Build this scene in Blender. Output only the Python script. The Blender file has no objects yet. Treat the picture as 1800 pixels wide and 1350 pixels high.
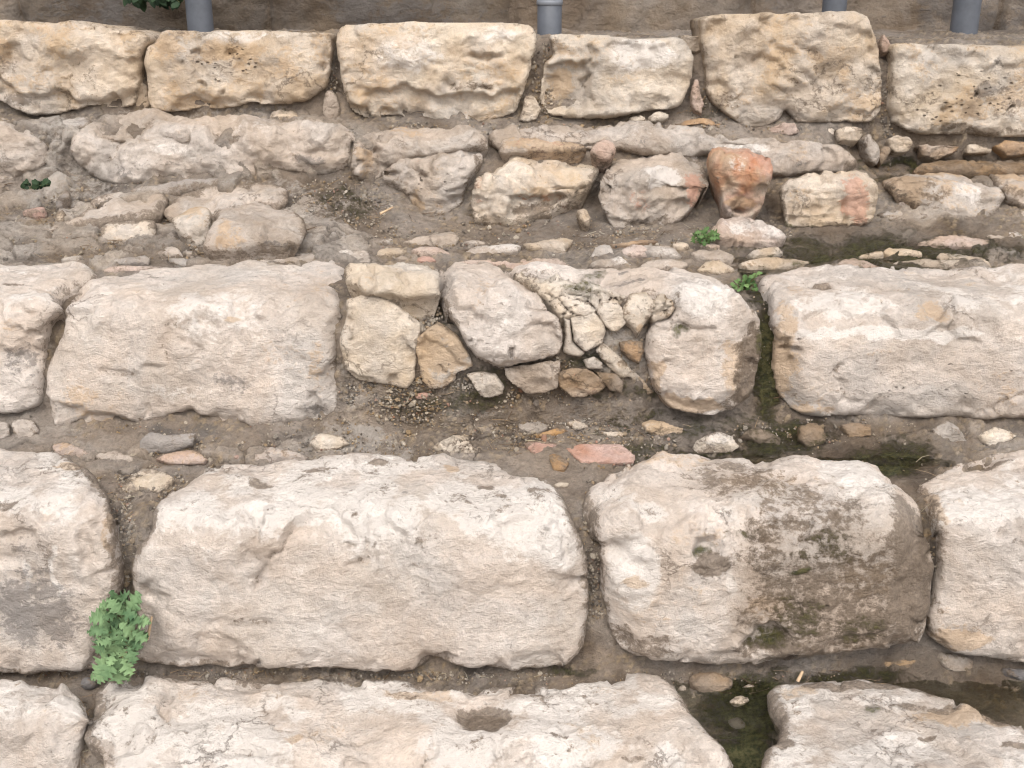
import bpy, math, random
import numpy as np

# ------------------------------------------------------------------ camera, sky, sun, exposure
SC = bpy.context.scene
COL = SC.collection
R = math.radians
H = 1.75                    # eye height above the lane in front of the steps
PITCH = R(20)
FPX = 2000.0                # focal length in photo pixels (1800 wide)
cam_d = bpy.data.cameras.new("camera")
cam = bpy.data.objects.new("camera", cam_d)
COL.objects.link(cam)
cam.location = (0, 0, H)
cam.rotation_euler = (R(90) - PITCH, 0, 0)
cam_d.sensor_width = 36
cam_d.lens = 36 * FPX / 1800
cam_d.clip_start = 0.05
cam_d.clip_end = 200
cam_d.dof.use_dof = True
cam_d.dof.focus_distance = 2.55
cam_d.dof.aperture_fstop = 7.0
SC.camera = cam

SUN_EL, SUN_AZ = R(50), R(-24)          # azimuth measured from behind the viewer, towards the left
world = bpy.data.worlds.new("World")
SC.world = world
world.use_nodes = True
wn = world.node_tree.nodes
wl = world.node_tree.links
bg = wn["Background"]
sky = wn.new("ShaderNodeTexSky")
sky.sky_type = 'NISHITA'
sky.sun_disc = False
sky.sun_elevation = SUN_EL
sky.sun_rotation = R(180) + SUN_AZ
sky.dust_density = 3.0
sky.air_density = 1.0
hs = wn.new("ShaderNodeHueSaturation")
hs.inputs['Saturation'].default_value = 0.22
wl.new(sky.outputs[0], hs.inputs['Color'])
wl.new(hs.outputs[0], bg.inputs[0])
bg.inputs[1].default_value = 0.15
sun_d = bpy.data.lights.new("sun", 'SUN')
sun_d.energy = 1.35
sun_d.angle = R(22)
sun_d.color = (1.0, 0.95, 0.89)
sun = bpy.data.objects.new("sun", sun_d)
COL.objects.link(sun)
sun.rotation_euler = (R(90) - SUN_EL, 0, SUN_AZ)   # shines towards +y (into the steps), from above left
SC.view_settings.view_transform = 'Standard'
SC.view_settings.look = 'None'
SC.view_settings.gamma = 1.0
SC.view_settings.exposure = 0.90
SC.render.engine = 'CYCLES'
SC.cycles.max_bounces = 5
SC.cycles.filter_width = 1.1
SC.cycles.use_denoising = True

# ------------------------------------------------------------------ noise
rng0 = np.random.RandomState(7)
PERM = rng0.permutation(256)
PERM = np.concatenate([PERM, PERM, PERM])
G = rng0.normal(size=(256, 3)); G /= np.linalg.norm(G, axis=1)[:, None]

def perlin(p, seed=0):
    p = p + np.array([seed * 17.13, seed * 5.71, seed * 9.37])
    i = np.floor(p).astype(np.int64); f = p - i
    i &= 255
    w = f * f * f * (f * (f * 6 - 15) + 10)
    out = 0.0
    for dx in (0, 1):
        wx = w[:, 0] if dx else 1 - w[:, 0]
        a = PERM[(i[:, 0] + dx) & 255]
        for dy in (0, 1):
            wy = w[:, 1] if dy else 1 - w[:, 1]
            b = PERM[a + ((i[:, 1] + dy) & 255)]
            for dz in (0, 1):
                wz = w[:, 2] if dz else 1 - w[:, 2]
                g = G[PERM[b + ((i[:, 2] + dz) & 255)]]
                out = out + wx * wy * wz * (g[:, 0] * (f[:, 0] - dx) + g[:, 1] * (f[:, 1] - dy) + g[:, 2] * (f[:, 2] - dz))
    return out * 1.6

def fbm(p, scale, octv=3, seed=0, gain=0.5, ridged=False):
    out = 0.0; a = 1.0; s = scale
    for k in range(octv):
        n = perlin(p * s, seed + k * 3)
        if ridged: n = 1 - 2 * np.abs(n)
        out = out + a * n
        a *= gain; s *= 2.03
    return out

def worley2(p, scale, seed=0):
    """2D cellular noise: F1, F2 and a random value per cell."""
    p = p * scale + seed * 13.7
    i = np.floor(p).astype(np.int64); f = p - i
    f1 = np.full(len(p), 9.0); f2 = np.full(len(p), 9.0); cid = np.zeros(len(p))
    for dx in (-1, 0, 1):
        for dy in (-1, 0, 1):
            h = PERM[PERM[(i[:, 0] + dx) & 255] + ((i[:, 1] + dy) & 255)]
            rx = (h * 53 % 256) / 256.0; ry = (h * 97 % 256) / 256.0
            d = np.hypot(dx + rx - f[:, 0], dy + ry - f[:, 1])
            nearer = d < f1
            f2 = np.where(nearer, f1, np.minimum(f2, d))
            cid = np.where(nearer, (h * 29 % 256) / 256.0, cid)
            f1 = np.where(nearer, d, f1)
    return f1, f2, cid

def chips(p, scale, seed=0):
    """broken facets: every cell is a small plane of its own height and tilt"""
    p = p * scale + seed * 7.31
    i = np.floor(p).astype(np.int64); f = p - i
    f1 = np.full(len(p), 9.0); f2 = np.full(len(p), 9.0); val = np.zeros(len(p)); v2 = np.zeros(len(p))
    for dx in (-1, 0, 1):
        for dy in (-1, 0, 1):
            h = PERM[PERM[(i[:, 0] + dx) & 255] + ((i[:, 1] + dy) & 255)]
            ox = dx + (h * 53 % 256) / 256.0 - f[:, 0]; oy = dy + (h * 97 % 256) / 256.0 - f[:, 1]
            d = np.hypot(ox, oy)
            hv = (h * 29 % 256) / 256.0 - 0.5
            a = h * 0.7
            pl = hv * 0.9 + (ox * np.cos(a) + oy * np.sin(a)) * 0.75
            nearer = d < f1
            f2 = np.where(nearer, f1, np.minimum(f2, d)); v2 = np.where(nearer, val, np.where(d <= f2, pl, v2))
            val = np.where(nearer, pl, val); f1 = np.where(nearer, d, f1)
    t = np.clip((f2 - f1) / 0.22, 0, 1)          # neighbours meet in a short steep slope
    return val * (0.5 + 0.5 * t) + v2 * (0.5 - 0.5 * t)

def sstep(a, b, x):
    t = np.clip((x - a) / (b - a), 0, 1)
    return t * t * (3 - 2 * t)

# ------------------------------------------------------------------ photograph pixel <-> ray slope
CP, SP = math.cos(PITCH), math.sin(PITCH)
def slope(py):                       # metres down per metre forward, for a photo row
    return np.tan(PITCH + np.arctan((np.asarray(py, float) - 675) / FPX))
def fwd(py):
    v = (675 - np.asarray(py, float)) / FPX
    return CP + v * SP
def x_of(px, py, y):                 # world x of photo column px at depth y
    return y * (np.asarray(px, float) - 900) / FPX / fwd(py)
def to_px(x, y, h):                  # world -> photo pixel, used to place stains when the mesh is built
    z = -h
    d = y * CP - z * SP
    v = y * SP + z * CP
    return 900 + FPX * x / d, 675 - FPX * v / d

# ------------------------------------------------------------------ the soil profile of the steps (y forward, h down from eye)
def tri(U, a, b, c, d):
    return sstep(a, b, U) * (1 - sstep(c, d, U))
# photo columns where the section of the steps is known -> list of (y, h)
LOW = [(-2.0, 1.76), (1.30, 1.76), (1.79, 1.755), (1.81, 1.46), (1.86, 1.40), (1.99, 1.368), (2.02, 1.34),
       (2.045, 1.085), (2.10, 1.035), (2.27, 1.012), (2.385, 0.976), (2.425, 0.95), (2.45, 0.765), (2.52, 0.71), (2.72, 0.690)]
def sect(mid):
    return np.array(LOW + mid)
TOP = [(3.350, 0.400), (3.385, 0.25), (3.47, 0.195), (3.80, 0.20), (4.3, 0.20)]
SECT = {
    -1200: sect([(2.95, 0.635), (3.12, 0.575), (3.19, 0.53), (3.205, 0.435), (3.27, 0.41)] + TOP),
    150: sect([(2.95, 0.635), (3.12, 0.575), (3.19, 0.53), (3.205, 0.435), (3.27, 0.41)] + TOP),
    560: sect([(2.95, 0.635), (3.10, 0.580), (3.17, 0.53), (3.205, 0.445), (3.27, 0.42)] + TOP),
    760: sect([(2.95, 0.664), (3.09, 0.646), (3.17, 0.52), (3.22, 0.46), (3.30, 0.43)] + TOP),
    1350: sect([(2.97, 0.668), (3.10, 0.648), (3.18, 0.54), (3.22, 0.48), (3.30, 0.44)] + TOP),
    1440: sect([(2.98, 0.666), (3.07, 0.630), (3.15, 0.56), (3.22, 0.50), (3.30, 0.46)] + TOP),
    1540: sect([(2.99, 0.675), (3.08, 0.640), (3.20, 0.560), (3.26, 0.552), (3.35, 0.545)] + TOP),
    3000: sect([(2.99, 0.675), (3.08, 0.640), (3.20, 0.560), (3.26, 0.552), (3.35, 0.545)] + TOP),
}
SK = sorted(SECT)
def section(px):
    k = np.clip(np.searchsorted(SK, px) - 1, 0, len(SK) - 2)
    a, b = SK[k], SK[k + 1]
    t = min(max((px - a) / (b - a), 0), 1)
    P = SECT[a] * (1 - t) + SECT[b] * t
    f = float(tri(px, 560, 620, 1120, 1180))          # the rubble-and-mortar stretch stands flush with its stones
    P[11] += (-0.032 * f, 0); P[12] += (-0.042 * f, -0.016 * f); P[13] += (-0.066 * f, 0.000 * f)
    g = float(tri(px, 1060, 1200, 1700, 1800))        # wet hollow at the foot of the third course
    P[9] += (0, 0.004 * g)
    g = float(tri(px, 1205, 1300, 2200, 2400)); P[5] += (0, 0.006 * g)   # puddle at the foot of the fourth course
    g = float(tri(px, 1230, 1300, 2200, 2400))        # pool on the ledge
    P[14] += (0, 0.008 * g); P[15] += (0, 0.012 * g)
    return P
def ground_hit(px, py):
    """where the ray through photo pixel (px, py) meets the soil profile"""
    m = float(slope(py)); P = section(px)
    for (y0, h0), (y1, h1) in zip(P[1:-1], P[2:]):
        a, b = h0 - m * y0, h1 - m * y1
        if a >= 0 > b:
            t = a / (a - b)
            return y0 + t * (y1 - y0), h0 + t * (h1 - h0)
    return 3.4, m * 3.4
# ------------------------------------------------------------------ materials
def nn(nt, kind, **kw):
    n = nt.nodes.new(kind)
    for k, v in kw.items():
        if k in n.inputs: n.inputs[k].default_value = v
        else: setattr(n, k, v)
    return n

def rock_material(name, fine=1.0, bump=1.0, speck=1.0, rough=0.9, pale=(0.72, 0.66, 0.605)):
    """Stone or soil. Vertex attributes carry where stains of a given kind lie; the nodes give them ragged edges and grain."""
    m = bpy.data.materials.new(name); m.use_nodes = True
    nt = m.node_tree; L = nt.links.new
    bs = nt.nodes["Principled BSDF"]
    geo = nn(nt, "ShaderNodeNewGeometry")
    P = geo.outputs['Position']
    def noise(scale, detail=6, rough_=0.6, dist=0.0, vec=None):
        n = nn(nt, "ShaderNodeTexNoise", Scale=scale, Detail=detail, Roughness=rough_, Distortion=dist)
        L(vec or P, n.inputs['Vector']); return n.outputs['Fac']
    def math_(op, a, b=None, c=None, clamp=False):
        n = nt.nodes.new("ShaderNodeMath"); n.operation = op; n.use_clamp = clamp
        for k, v in enumerate((a, b, c)):
            if v is None: continue
            if isinstance(v, (int, float)): n.inputs[k].default_value = v
            else: L(v, n.inputs[k])
        return n.outputs[0]
    def ramp(x, lo, hi, a=0.0, b=1.0):
        n = nt.nodes.new("ShaderNodeMapRange"); n.interpolation_type = 'SMOOTHSTEP'
        L(x, n.inputs[0]); n.inputs[1].default_value = lo; n.inputs[2].default_value = hi
        n.inputs[3].default_value = a; n.inputs[4].default_value = b
        return n.outputs[0]
    def mix(f, a, b, mode='MIX'):
        n = nt.nodes.new("ShaderNodeMix"); n.data_type = 'RGBA'; n.blend_type = mode
        if isinstance(f, (int, float)): n.inputs[0].default_value = f
        else: L(f, n.inputs[0])
        for k, v in ((6, a), (7, b)):
            if isinstance(v, tuple): n.inputs[k].default_value = (*v, 1)
            else: L(v, n.inputs[k])
        return n.outputs[2]
    def attr(nm):
        a = nn(nt, "ShaderNodeAttribute"); a.attribute_name = nm
        s = nt.nodes.new("ShaderNodeSeparateColor"); L(a.outputs['Color'], s.inputs[0])
        return a, s.outputs[0], s.outputs[1], s.outputs[2], a.outputs['Alpha']
    T = attr('tint'); M1 = attr('mask_a'); M2 = attr('mask_b')
    # stretched coordinates: bedding of the limestone and dribbles
    mp = nn(nt, "ShaderNodeMapping"); mp.inputs['Scale'].default_value = (1.0, 1.0, 1.7); L(P, mp.inputs[0])
    n_big = noise(5.5, 8, 0.62, 0.6)
    n_mid = noise(23, 8, 0.68, 0.4, mp.outputs[0])
    n_fin = noise(95, 6, 0.7)
    n_grn = noise(330, 3, 0.7)
    n_spk = noise(58, 5, 0.75, 1.0, mp.outputs[0])
    v1 = noise(150, 4, 0.65)
    col = T[0].outputs['Color']
    # mottling
    val = math_('ADD', math_('MULTIPLY', n_mid, 0.60 * fine), math_('ADD', math_('MULTIPLY', n_fin, 0.60 * fine), math_('MULTIPLY', n_grn, 0.34 * fine)))
    val = math_('ADD', val, 1.02 - 0.77 * fine)
    hsv = nn(nt, "ShaderNodeHueSaturation"); L(val, hsv.inputs['Value']); L(col, hsv.inputs['Color'])
    L(ramp(n_big, 0.35, 0.65, 1.12, 0.75), hsv.inputs['Saturation'])
    col = hsv.outputs[0]
    edge = math_('ADD', math_('MULTIPLY', math_('SUBTRACT', n_mid, 0.5), 1.5), math_('MULTIPLY', math_('SUBTRACT', n_fin, 0.5), 1.1))
    def layer(mask, colour, lo=0.35, hi=0.65, k=1.0, amt=1.0, e=None):
        f = ramp(math_('ADD', mask, math_('MULTIPLY', e or edge, k)), lo, hi)
        f = math_('MULTIPLY', f, ramp(mask, 0.02, 0.12))
        return f, math_('MULTIPLY', f, amt)
    # worn white skin, ochre iron stain, pink, grey-black soot and painted undercut shade, brown mud, moss
    f, a = layer(M1[4], (0,), k=0.8, amt=0.78); col = mix(a, col, pale)
    f, a = layer(M1[2], (0,), k=0.9, amt=0.50); col = mix(a, col, (0.47, 0.30, 0.15))
    f, a = layer(M2[3], (0,), k=1.1, amt=0.55); col = mix(a, col, (0.48, 0.21, 0.13))
    f, a = layer(M1[1], (0,), k=1.1, amt=0.62); col = mix(a, col, (0.115, 0.105, 0.10))
    fs, a = layer(M2[1], (0,), k=1.0, amt=0.84)
    soilc = mix(ramp(v1, 0.4, 0.6), (0.155, 0.115, 0.082), (0.24, 0.185, 0.138))
    col = mix(a, col, soilc)
    # little spalled flakes
    wf = nt.nodes.new("ShaderNodeVectorMath"); wf.operation = 'MULTIPLY_ADD'
    wfn = nn(nt, "ShaderNodeTexNoise", Scale=40.0, Detail=4.0, Roughness=0.6); L(P, wfn.inputs['Vector'])
    L(wfn.outputs['Color'], wf.inputs[0]); wf.inputs[1].default_value = (.045, .045, .045); L(P, wf.inputs[2])
    vf = nn(nt, "ShaderNodeTexVoronoi", Scale=62.0, Randomness=1.0); L(wf.outputs[0], vf.inputs['Vector'])
    sf = nt.nodes.new("ShaderNodeSeparateColor"); L(vf.outputs['Color'], sf.inputs[0])
    flk = math_('MULTIPLY', sf.outputs[0], ramp(n_big, 0.38, 0.56))
    hv2 = nn(nt, "ShaderNodeHueSaturation"); L(math_('ADD', math_('MULTIPLY', flk, 0.16), 0.93), hv2.inputs['Value']); L(col, hv2.inputs['Color']); col = hv2.outputs[0]
    # hairline cracks, here and there
    vc = nn(nt, "ShaderNodeTexVoronoi", Scale=7.0, Randomness=1.0); vc.feature = 'DISTANCE_TO_EDGE'
    wv = nn(nt, "ShaderNodeTexNoise", Scale=14.0, Detail=6.0, Roughness=0.65); L(P, wv.inputs['Vector'])
    va = nt.nodes.new("ShaderNodeVectorMath"); va.operation = 'MULTIPLY_ADD'; L(wv.outputs['Color'], va.inputs[0]); va.inputs[1].default_value = (.16, .16, .16); L(P, va.inputs[2])
    L(va.outputs[0], vc.inputs['Vector'])
    hair = math_('MULTIPLY', ramp(vc.outputs['Distance'], 0.004, 0.020, 1, 0), ramp(noise(3.3, 3), 0.53, 0.63))
    hair = math_('MULTIPLY', hair, 0.5 * speck); col = mix(hair, col, (0.16, 0.115, 0.08))
    # dark pin pricks and short scratches
    sp = math_('MULTIPLY', ramp(n_spk, 0.615, 0.68), ramp(n_big, 0.44, 0.60))
    sp = math_('MULTIPLY', sp, 0.5 * speck); col = mix(sp, col, (0.17, 0.12, 0.08))
    # open pits of travertine
    vor = nn(nt, "ShaderNodeTexVoronoi", Scale=44.0, Randomness=1.0); L(mp.outputs[0], vor.inputs['Vector'])
    pitn = ramp(math_('ADD', vor.outputs['Distance'], math_('MULTIPLY', math_('SUBTRACT', n_fin, 0.5), 0.5)), 0.10, 0.27, 1, 0)
    pit = math_('MULTIPLY', pitn, ramp(math_('ADD', M2[4], math_('MULTIPLY', math_('SUBTRACT', n_mid, 0.5), 1.6)), 0.40, 0.6))
    col = mix(math_('MULTIPLY', pit, 0.75), col, (0.07, 0.05, 0.035))
    fm, a = layer(M1[3], (0,), lo=0.2, hi=0.95, k=1.3, amt=0.88)
    mossc = mix(ramp(n_fin, 0.38, 0.62), (0.050, 0.066, 0.020), (0.175, 0.165, 0.062))
    col = mix(a, col, mossc)
    # wet film: darker and glossy
    fw = ramp(math_('ADD', M2[2], math_('MULTIPLY', edge, 0.5)), 0.3, 0.7)
    fw = math_('MULTIPLY', fw, ramp(M2[2], 0.02, 0.12))
    col = mix(math_('MULTIPLY', fw, 0.42), col, mix(1.0, col, (0.40, 0.345, 0.27), 'MULTIPLY'))
    L(col, bs.inputs['Base Color'])
    L(math_('SUBTRACT', rough, math_('MULTIPLY', fw, 0.50)), bs.inputs['Roughness'])
    bs.inputs['Specular IOR Level'].default_value = 0.3
    h = math_('ADD', math_('MULTIPLY', n_mid, 1.5), math_('ADD', math_('MULTIPLY', n_fin, 1.05), math_('MULTIPLY', n_grn, 0.45)))
    h = math_('ADD', h, math_('MULTIPLY', flk, 0.42))
    h = math_('SUBTRACT', h, math_('MULTIPLY', pit, 2.2))
    h = math_('SUBTRACT', h, math_('MULTIPLY', sp, 0.7))
    h = math_('SUBTRACT', h, math_('MULTIPLY', hair, 1.0))
    h = math_('ADD', h, math_('MULTIPLY', fm, math_('MULTIPLY', n_fin, 1.2)))
    bp = nn(nt, "ShaderNodeBump", Strength=1.0 * bump, Distance=0.0085)
    L(h, bp.inputs['Height']); L(bp.outputs[0], bs.inputs['Normal'])
    return m

MAT_ROCK = rock_material("limestone", 1.0, 1.0, 1.0)
MAT_SOIL = rock_material("soil", 1.6, 1.3, 0.8, 0.95, (0.43, 0.385, 0.34))

def simple_mat(name, color, rough=0.6, metal=0.0, var=0.25, scale=30, spec=0.4, bump=0.2):
    m = bpy.data.materials.new(name); m.use_nodes = True
    nt = m.node_tree; bs = nt.nodes["Principled BSDF"]
    tc = nn(nt, "ShaderNodeTexCoord")
    n = nn(nt, "ShaderNodeTexNoise", Scale=scale, Detail=6.0, Roughness=0.65); nt.links.new(tc.outputs['Object'], n.inputs['Vector'])
    mr = nt.nodes.new("ShaderNodeMapRange"); nt.links.new(n.outputs['Fac'], mr.inputs[0])
    mr.inputs[1].default_value = 0.3; mr.inputs[2].default_value = 0.7
    mr.inputs[3].default_value = 1 - var; mr.inputs[4].default_value = 1 + var
    hv = nn(nt, "ShaderNodeHueSaturation"); hv.inputs['Color'].default_value = (*color, 1)
    nt.links.new(mr.outputs[0], hv.inputs['Value']); nt.links.new(hv.outputs[0], bs.inputs['Base Color'])
    bs.inputs['Roughness'].default_value = rough; bs.inputs['Metallic'].default_value = metal
    bs.inputs['Specular IOR Level'].default_value = spec
    bp = nn(nt, "ShaderNodeBump", Strength=bump, Distance=0.003); nt.links.new(n.outputs['Fac'], bp.inputs['Height'])
    nt.links.new(bp.outputs[0], bs.inputs['Normal'])
    return m

# ------------------------------------------------------------------ mesh helpers
def mesh_np(name, V, F, mat, parent=None, attrs=None, smooth=True, loops=None):
    """V (n,3), F (k,4) quads; loops = extra n-gons"""
    me = bpy.data.meshes.new(name)
    F = np.asarray(F, dtype=np.int32)
    tot = F.size; k = len(F); ex = loops or []
    me.vertices.add(len(V)); me.vertices.foreach_set('co', np.asarray(V, np.float32).ravel())
    lv = F.ravel(); ls = np.arange(k) * F.shape[1]
    if ex:
        extra = np.concatenate([np.asarray(e, np.int32) for e in ex])
        st = tot + np.concatenate([[0], np.cumsum([len(e) for e in ex])[:-1]])
        lv = np.concatenate([lv, extra]); ls = np.concatenate([ls, st])
    me.loops.add(len(lv)); me.loops.foreach_set('vertex_index', lv.astype(np.int32))
    me.polygons.add(len(ls)); me.polygons.foreach_set('loop_start', ls.astype(np.int32))
    me.update(calc_edges=True); me.validate()
    me.polygons.foreach_set('use_smooth', np.full(len(me.polygons), smooth))
    for nm, arr in (attrs or {}).items():
        a = me.attributes.new(nm, 'FLOAT_COLOR', 'POINT')
        a.data.foreach_set('color', np.asarray(arr, np.float32).ravel())
    me.materials.append(mat)
    o = bpy.data.objects.new(name, me); COL.objects.link(o)
    if parent is not None: o.parent = parent
    return o

def tag(o, label=None, cat=None, group=None, kind=None):
    if label: o['label'] = label
    if cat: o['category'] = cat
    if group: o['group'] = group
    if kind: o['kind'] = kind
    return o

def pts_of(s):
    return np.array([[float(c) for c in q.split(',')] for q in s.split()])

def chaikin(P, n=1):
    for _ in range(n):
        Q = np.roll(P, -1, 0)
        P = np.stack([P * .78 + Q * .22, P * .22 + Q * .78], 1).reshape(-1, 2)
    return P

def resample(P, step):
    Q = np.roll(P, -1, 0); out = []
    for a, b in zip(P, Q):
        n = max(1, int(np.ceil(np.hypot(*(b - a)) / step)))
        t = np.arange(n)[:, None] / n
        out.append(a + (b - a) * t)
    return np.concatenate(out)

def dist_poly(X, P, closed=True):
    """signed distance (positive inside) and closest point"""
    n = len(X); best = np.full(n, 1e9); cx = np.zeros((n, 2)); inside = np.zeros(n, bool)
    Q = np.roll(P, -1, 0) if closed else P[1:]
    A = P if closed else P[:-1]
    for a, b in zip(A, Q):
        d = b - a; L2 = d @ d + 1e-12
        t = np.clip(((X - a) @ d) / L2, 0, 1)
        c = a + t[:, None] * d
        dd = ((X - c) ** 2).sum(1)
        u = dd < best; best[u] = dd[u]; cx[u] = c[u]
        if closed:
            s = (a[1] > X[:, 1]) != (b[1] > X[:, 1])
            if s.any():
                xi = a[0] + (X[:, 1] - a[1]) / (b[1] - a[1] + 1e-15) * d[0]
                inside ^= s & (X[:, 0] < xi)
    best = np.sqrt(best)
    return np.where(inside, best, -best) if closed else best, cx

# base colours (linear albedo): main, alternative
TINT = {
    'pale':  ((.61, .515, .44), (.525, .44, .372)),
    'cream': ((.63, .53, .425), (.55, .445, .335)),
    'tan':   ((.61, .495, .38), (.49, .38, .275)),
    'honey': ((.65, .545, .43), (.56, .44, .325)),
    'grey':  ((.42, .36, .305), (.31, .265, .23)),
    'ledge': ((.50, .415, .345), (.39, .315, .25)),
    'brown': ((.36, .26, .175), (.26, .185, .12)),
    'pink':  ((.52, .385, .315), (.47, .35, .27)),
    'red':   ((.52, .25, .15), (.50, .37, .26)),
    'brick': ((.51, .335, .275), (.46, .27, .20)),
    'amber': ((.46, .28, .14), (.34, .22, .13)),
    'slate': ((.22, .20, .19), (.15, .14, .14)),
}
CH = {'dark': (0, 0), 'ochre': (0, 1), 'moss': (0, 2), 'white': (0, 3), 'soil': (1, 0), 'wet': (1, 1), 'pink': (1, 2), 'pits': (1, 3)}
COUNT = [0]

def stone(name, label, cat, group, outline, tint='pale', yc=None, pc=None, lean=0.08, slp=0.05, r=0.05, edge=(0.045, 0.055),
          thick=0.14, step=0.0048, rough=1.0, facet=0, feats=(), masks=None, jit=0.004, proud=0.0, mat=None, cells=None, round_=1,
          tilt=0.0, strat=0.0, lift=0.45, flake=1.0, grow=1.0):
    """A closed, thick stone. Its outline is laid on its own front-and-top surface (front leaning back, top running back),
    rounded at the arris, then given relief; outside the outline the skin turns down into the joint, and a back closes it."""
    COUNT[0] += 1; seed = COUNT[0]
    O = pts_of(outline)
    y0, y1 = O[:, 1].min(), O[:, 1].max(); midx = O[:, 0].mean()
    if pc is None: pc = y0 + 0.5 * (y1 - y0)
    elif pc < 1: pc = y0 + pc * (y1 - y0)
    if yc is None:
        yf, hf = ground_hit(midx, y1)
        mc = float(slope(pc))
        yc = (yf + lean * hf) / (1 + lean * mc) - proud      # corner depth so that the foot touches the soil
    mc = float(slope(pc)); hc = mc * yc
    def unproj(px, py):
        m = slope(py)
        yf_ = (yc + lean * hc) / (1 + lean * m)
        yt_ = (hc + slp * yc) / np.maximum(m + slp, 0.02)
        front = m >= mc
        y = np.where(front, yf_, np.minimum(yt_, yc + 0.6)); h = m * y
        s = np.where(front, -np.hypot(y - yc, h - hc), np.hypot(y - yc, h - hc))
        return np.stack([x_of(px, py, y), s], -1)
    if grow != 1: c_ = O.mean(0); O = c_ + (O - c_) * grow
    W = unproj(O[:, 0], O[:, 1])
    W = chaikin(W, round_)
    W = resample(W, max(0.008, step * 1.5))
    q = np.c_[W, np.zeros(len(W))]
    j = np.c_[fbm(q, 14, 4, seed), fbm(q, 14, 4, seed + 50)]
    q2 = q * 3.1; W = W + j * jit + np.c_[fbm(q2, 14, 3, seed + 150), fbm(q2, 14, 3, seed + 160)] * jit * 0.6
    lo = W.min(0) - 4 * step; hi = W.max(0) + 4 * step
    nx, ns = int((hi[0] - lo[0]) / step) + 1, int((hi[1] - lo[1]) / step) + 1
    gx = lo[0] + np.arange(nx) * step; gs = lo[1] + np.arange(ns) * step
    X = np.stack(np.meshgrid(gx, gs, indexing='xy'), -1).reshape(-1, 2)
    d, cp = dist_poly(X, W)
    keep = d > -3.3 * step
    idx = -np.ones(len(X), int); 
    ii = np.arange(len(X)).reshape(ns, nx)
    quads = np.stack([ii[:-1, :-1], ii[:-1, 1:], ii[1:, 1:], ii[1:, :-1]], -1).reshape(-1, 4)
    quads = quads[keep[quads].all(1)]
    used = np.unique(quads); idx[used] = np.arange(len(used)); F = idx[quads]
    X = X[used]; d = d[used]; cp = cp[used]
    B = np.where((d < 0)[:, None], cp, X)
    # rounded section
    ln = np.array([-lean, 1.0]) / np.hypot(lean, 1)          # direction down the front (y, h) for negative s
    tp = np.array([1.0, -slp]) / np.hypot(1, slp)
    sg = np.linspace(W[:, 1].min() - 0.25, W[:, 1].max() + 0.25, 900)
    def raw(s):
        return np.where((s < 0)[:, None], np.array([yc, hc]) + (-s)[:, None] * ln, np.array([yc, hc]) + s[:, None] * tp)
    acc = 0; wsum = 0
    for t in np.linspace(-1, 1, 15):
        w = math.exp(-2 * t * t); acc = acc + w * raw(sg + t * r); wsum += w
    prof = acc / wsum
    der = np.gradient(prof, sg, axis=0); der /= np.linalg.norm(der, axis=1)[:, None]
    nrm = np.stack([der[:, 1], -der[:, 0]], 1)               # outwards: towards the viewer / upwards (h is downwards)
    py_ = np.interp(B[:, 1], sg, prof[:, 0]); ph_ = np.interp(B[:, 1], sg, prof[:, 1])
    ny_ = np.interp(B[:, 1], sg, nrm[:, 0]); nh_ = np.interp(B[:, 1], sg, nrm[:, 1])
    base = np.stack([B[:, 0], py_, -ph_], 1)
    N = np.stack([np.zeros(len(B)), ny_, -nh_], 1)
    if N[np.argmin(np.abs(B[:, 1])), 2] < 0: N = -N
    size = W.max(0) - W.min(0)
    E, RR = edge
    RR = min(RR, 0.42 * size.min()); E = min(E, 0.40 * size.min())
    P3 = base + seed * 0.37
    big = min(1.0, size.min() / 0.20)
    de = d * np.clip(1.1 + 1.0 * fbm(P3, 9, 3, seed + 90), 0.35, 2.6)       # the arris is sharp here, worn there
    t = np.clip(de / RR, 0, 1)
    hgt = -E * (1 - (1 - (1 - t) ** 2.5) ** 0.4) + E * lift
    rel = (0.0150 * big * fbm(P3, 4.5, 2, seed) + 0.0050 * big * fbm(P3, 15, 3, seed + 9, 0.55) + 0.0017 * fbm(P3, 62, 3, seed + 20, 0.6)) * rough
    fl = sstep(-0.25, 0.35, fbm(P3, 4, 2, seed + 77))
    wq = X + np.c_[fbm(P3, 11, 3, seed + 71), fbm(P3, 11, 3, seed + 73)] * 0.035
    rel += flake * rough * big * (0.0085 * chips(wq * np.array([1, 1.3]), 9, seed) * fl + 0.0050 * chips(wq, 24, seed + 2) * (0.35 + 0.65 * fl))
    rim_ = np.exp(-(B[:, 1] / 0.05) ** 2) * (W[:, 1].max() > 0.05) + sstep(0.07, 0.015, d)
    rel -= 0.016 * big * flake * np.clip(rim_, 0, 1) * sstep(0.05, 0.30, chips(wq, 11, seed + 9))
    rel += 0.0035 * rough * big * np.minimum(0, fbm(P3, 9, 3, seed + 31, 0.5, True) - 0.35)
    if strat:
        Ps = P3 * np.array([0.5, 0.5, 5.0]); rel += strat * 0.004 * fbm(Ps, 12, 3, seed + 60)
    if facet:
        rr = np.random.RandomState(seed); c0 = W.mean(0); half = size / 2
        fac = np.full(len(B), 9.0)
        for k in range(facet):
            a = rr.uniform(0, 2 * math.pi) if k else -1.3
            st = rr.uniform(0.15, 0.50)
            u = ((B - c0) / half) @ np.array([math.cos(a), math.sin(a)])
            off = rr.uniform(0.1, 0.7)
            fac = np.minimum(fac, -(u - off) * st * half.min())
        fac = np.minimum(fac, 0.25 * half.min())
        hgt = np.minimum(hgt, fac + E * lift - 0.16 * half.min())
    wp = X + 0.25 * step * 0
    warp = np.c_[fbm(P3, 16, 3, seed + 70), fbm(P3, 16, 3, seed + 80)] * 0.016
    XW = X + warp
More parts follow.
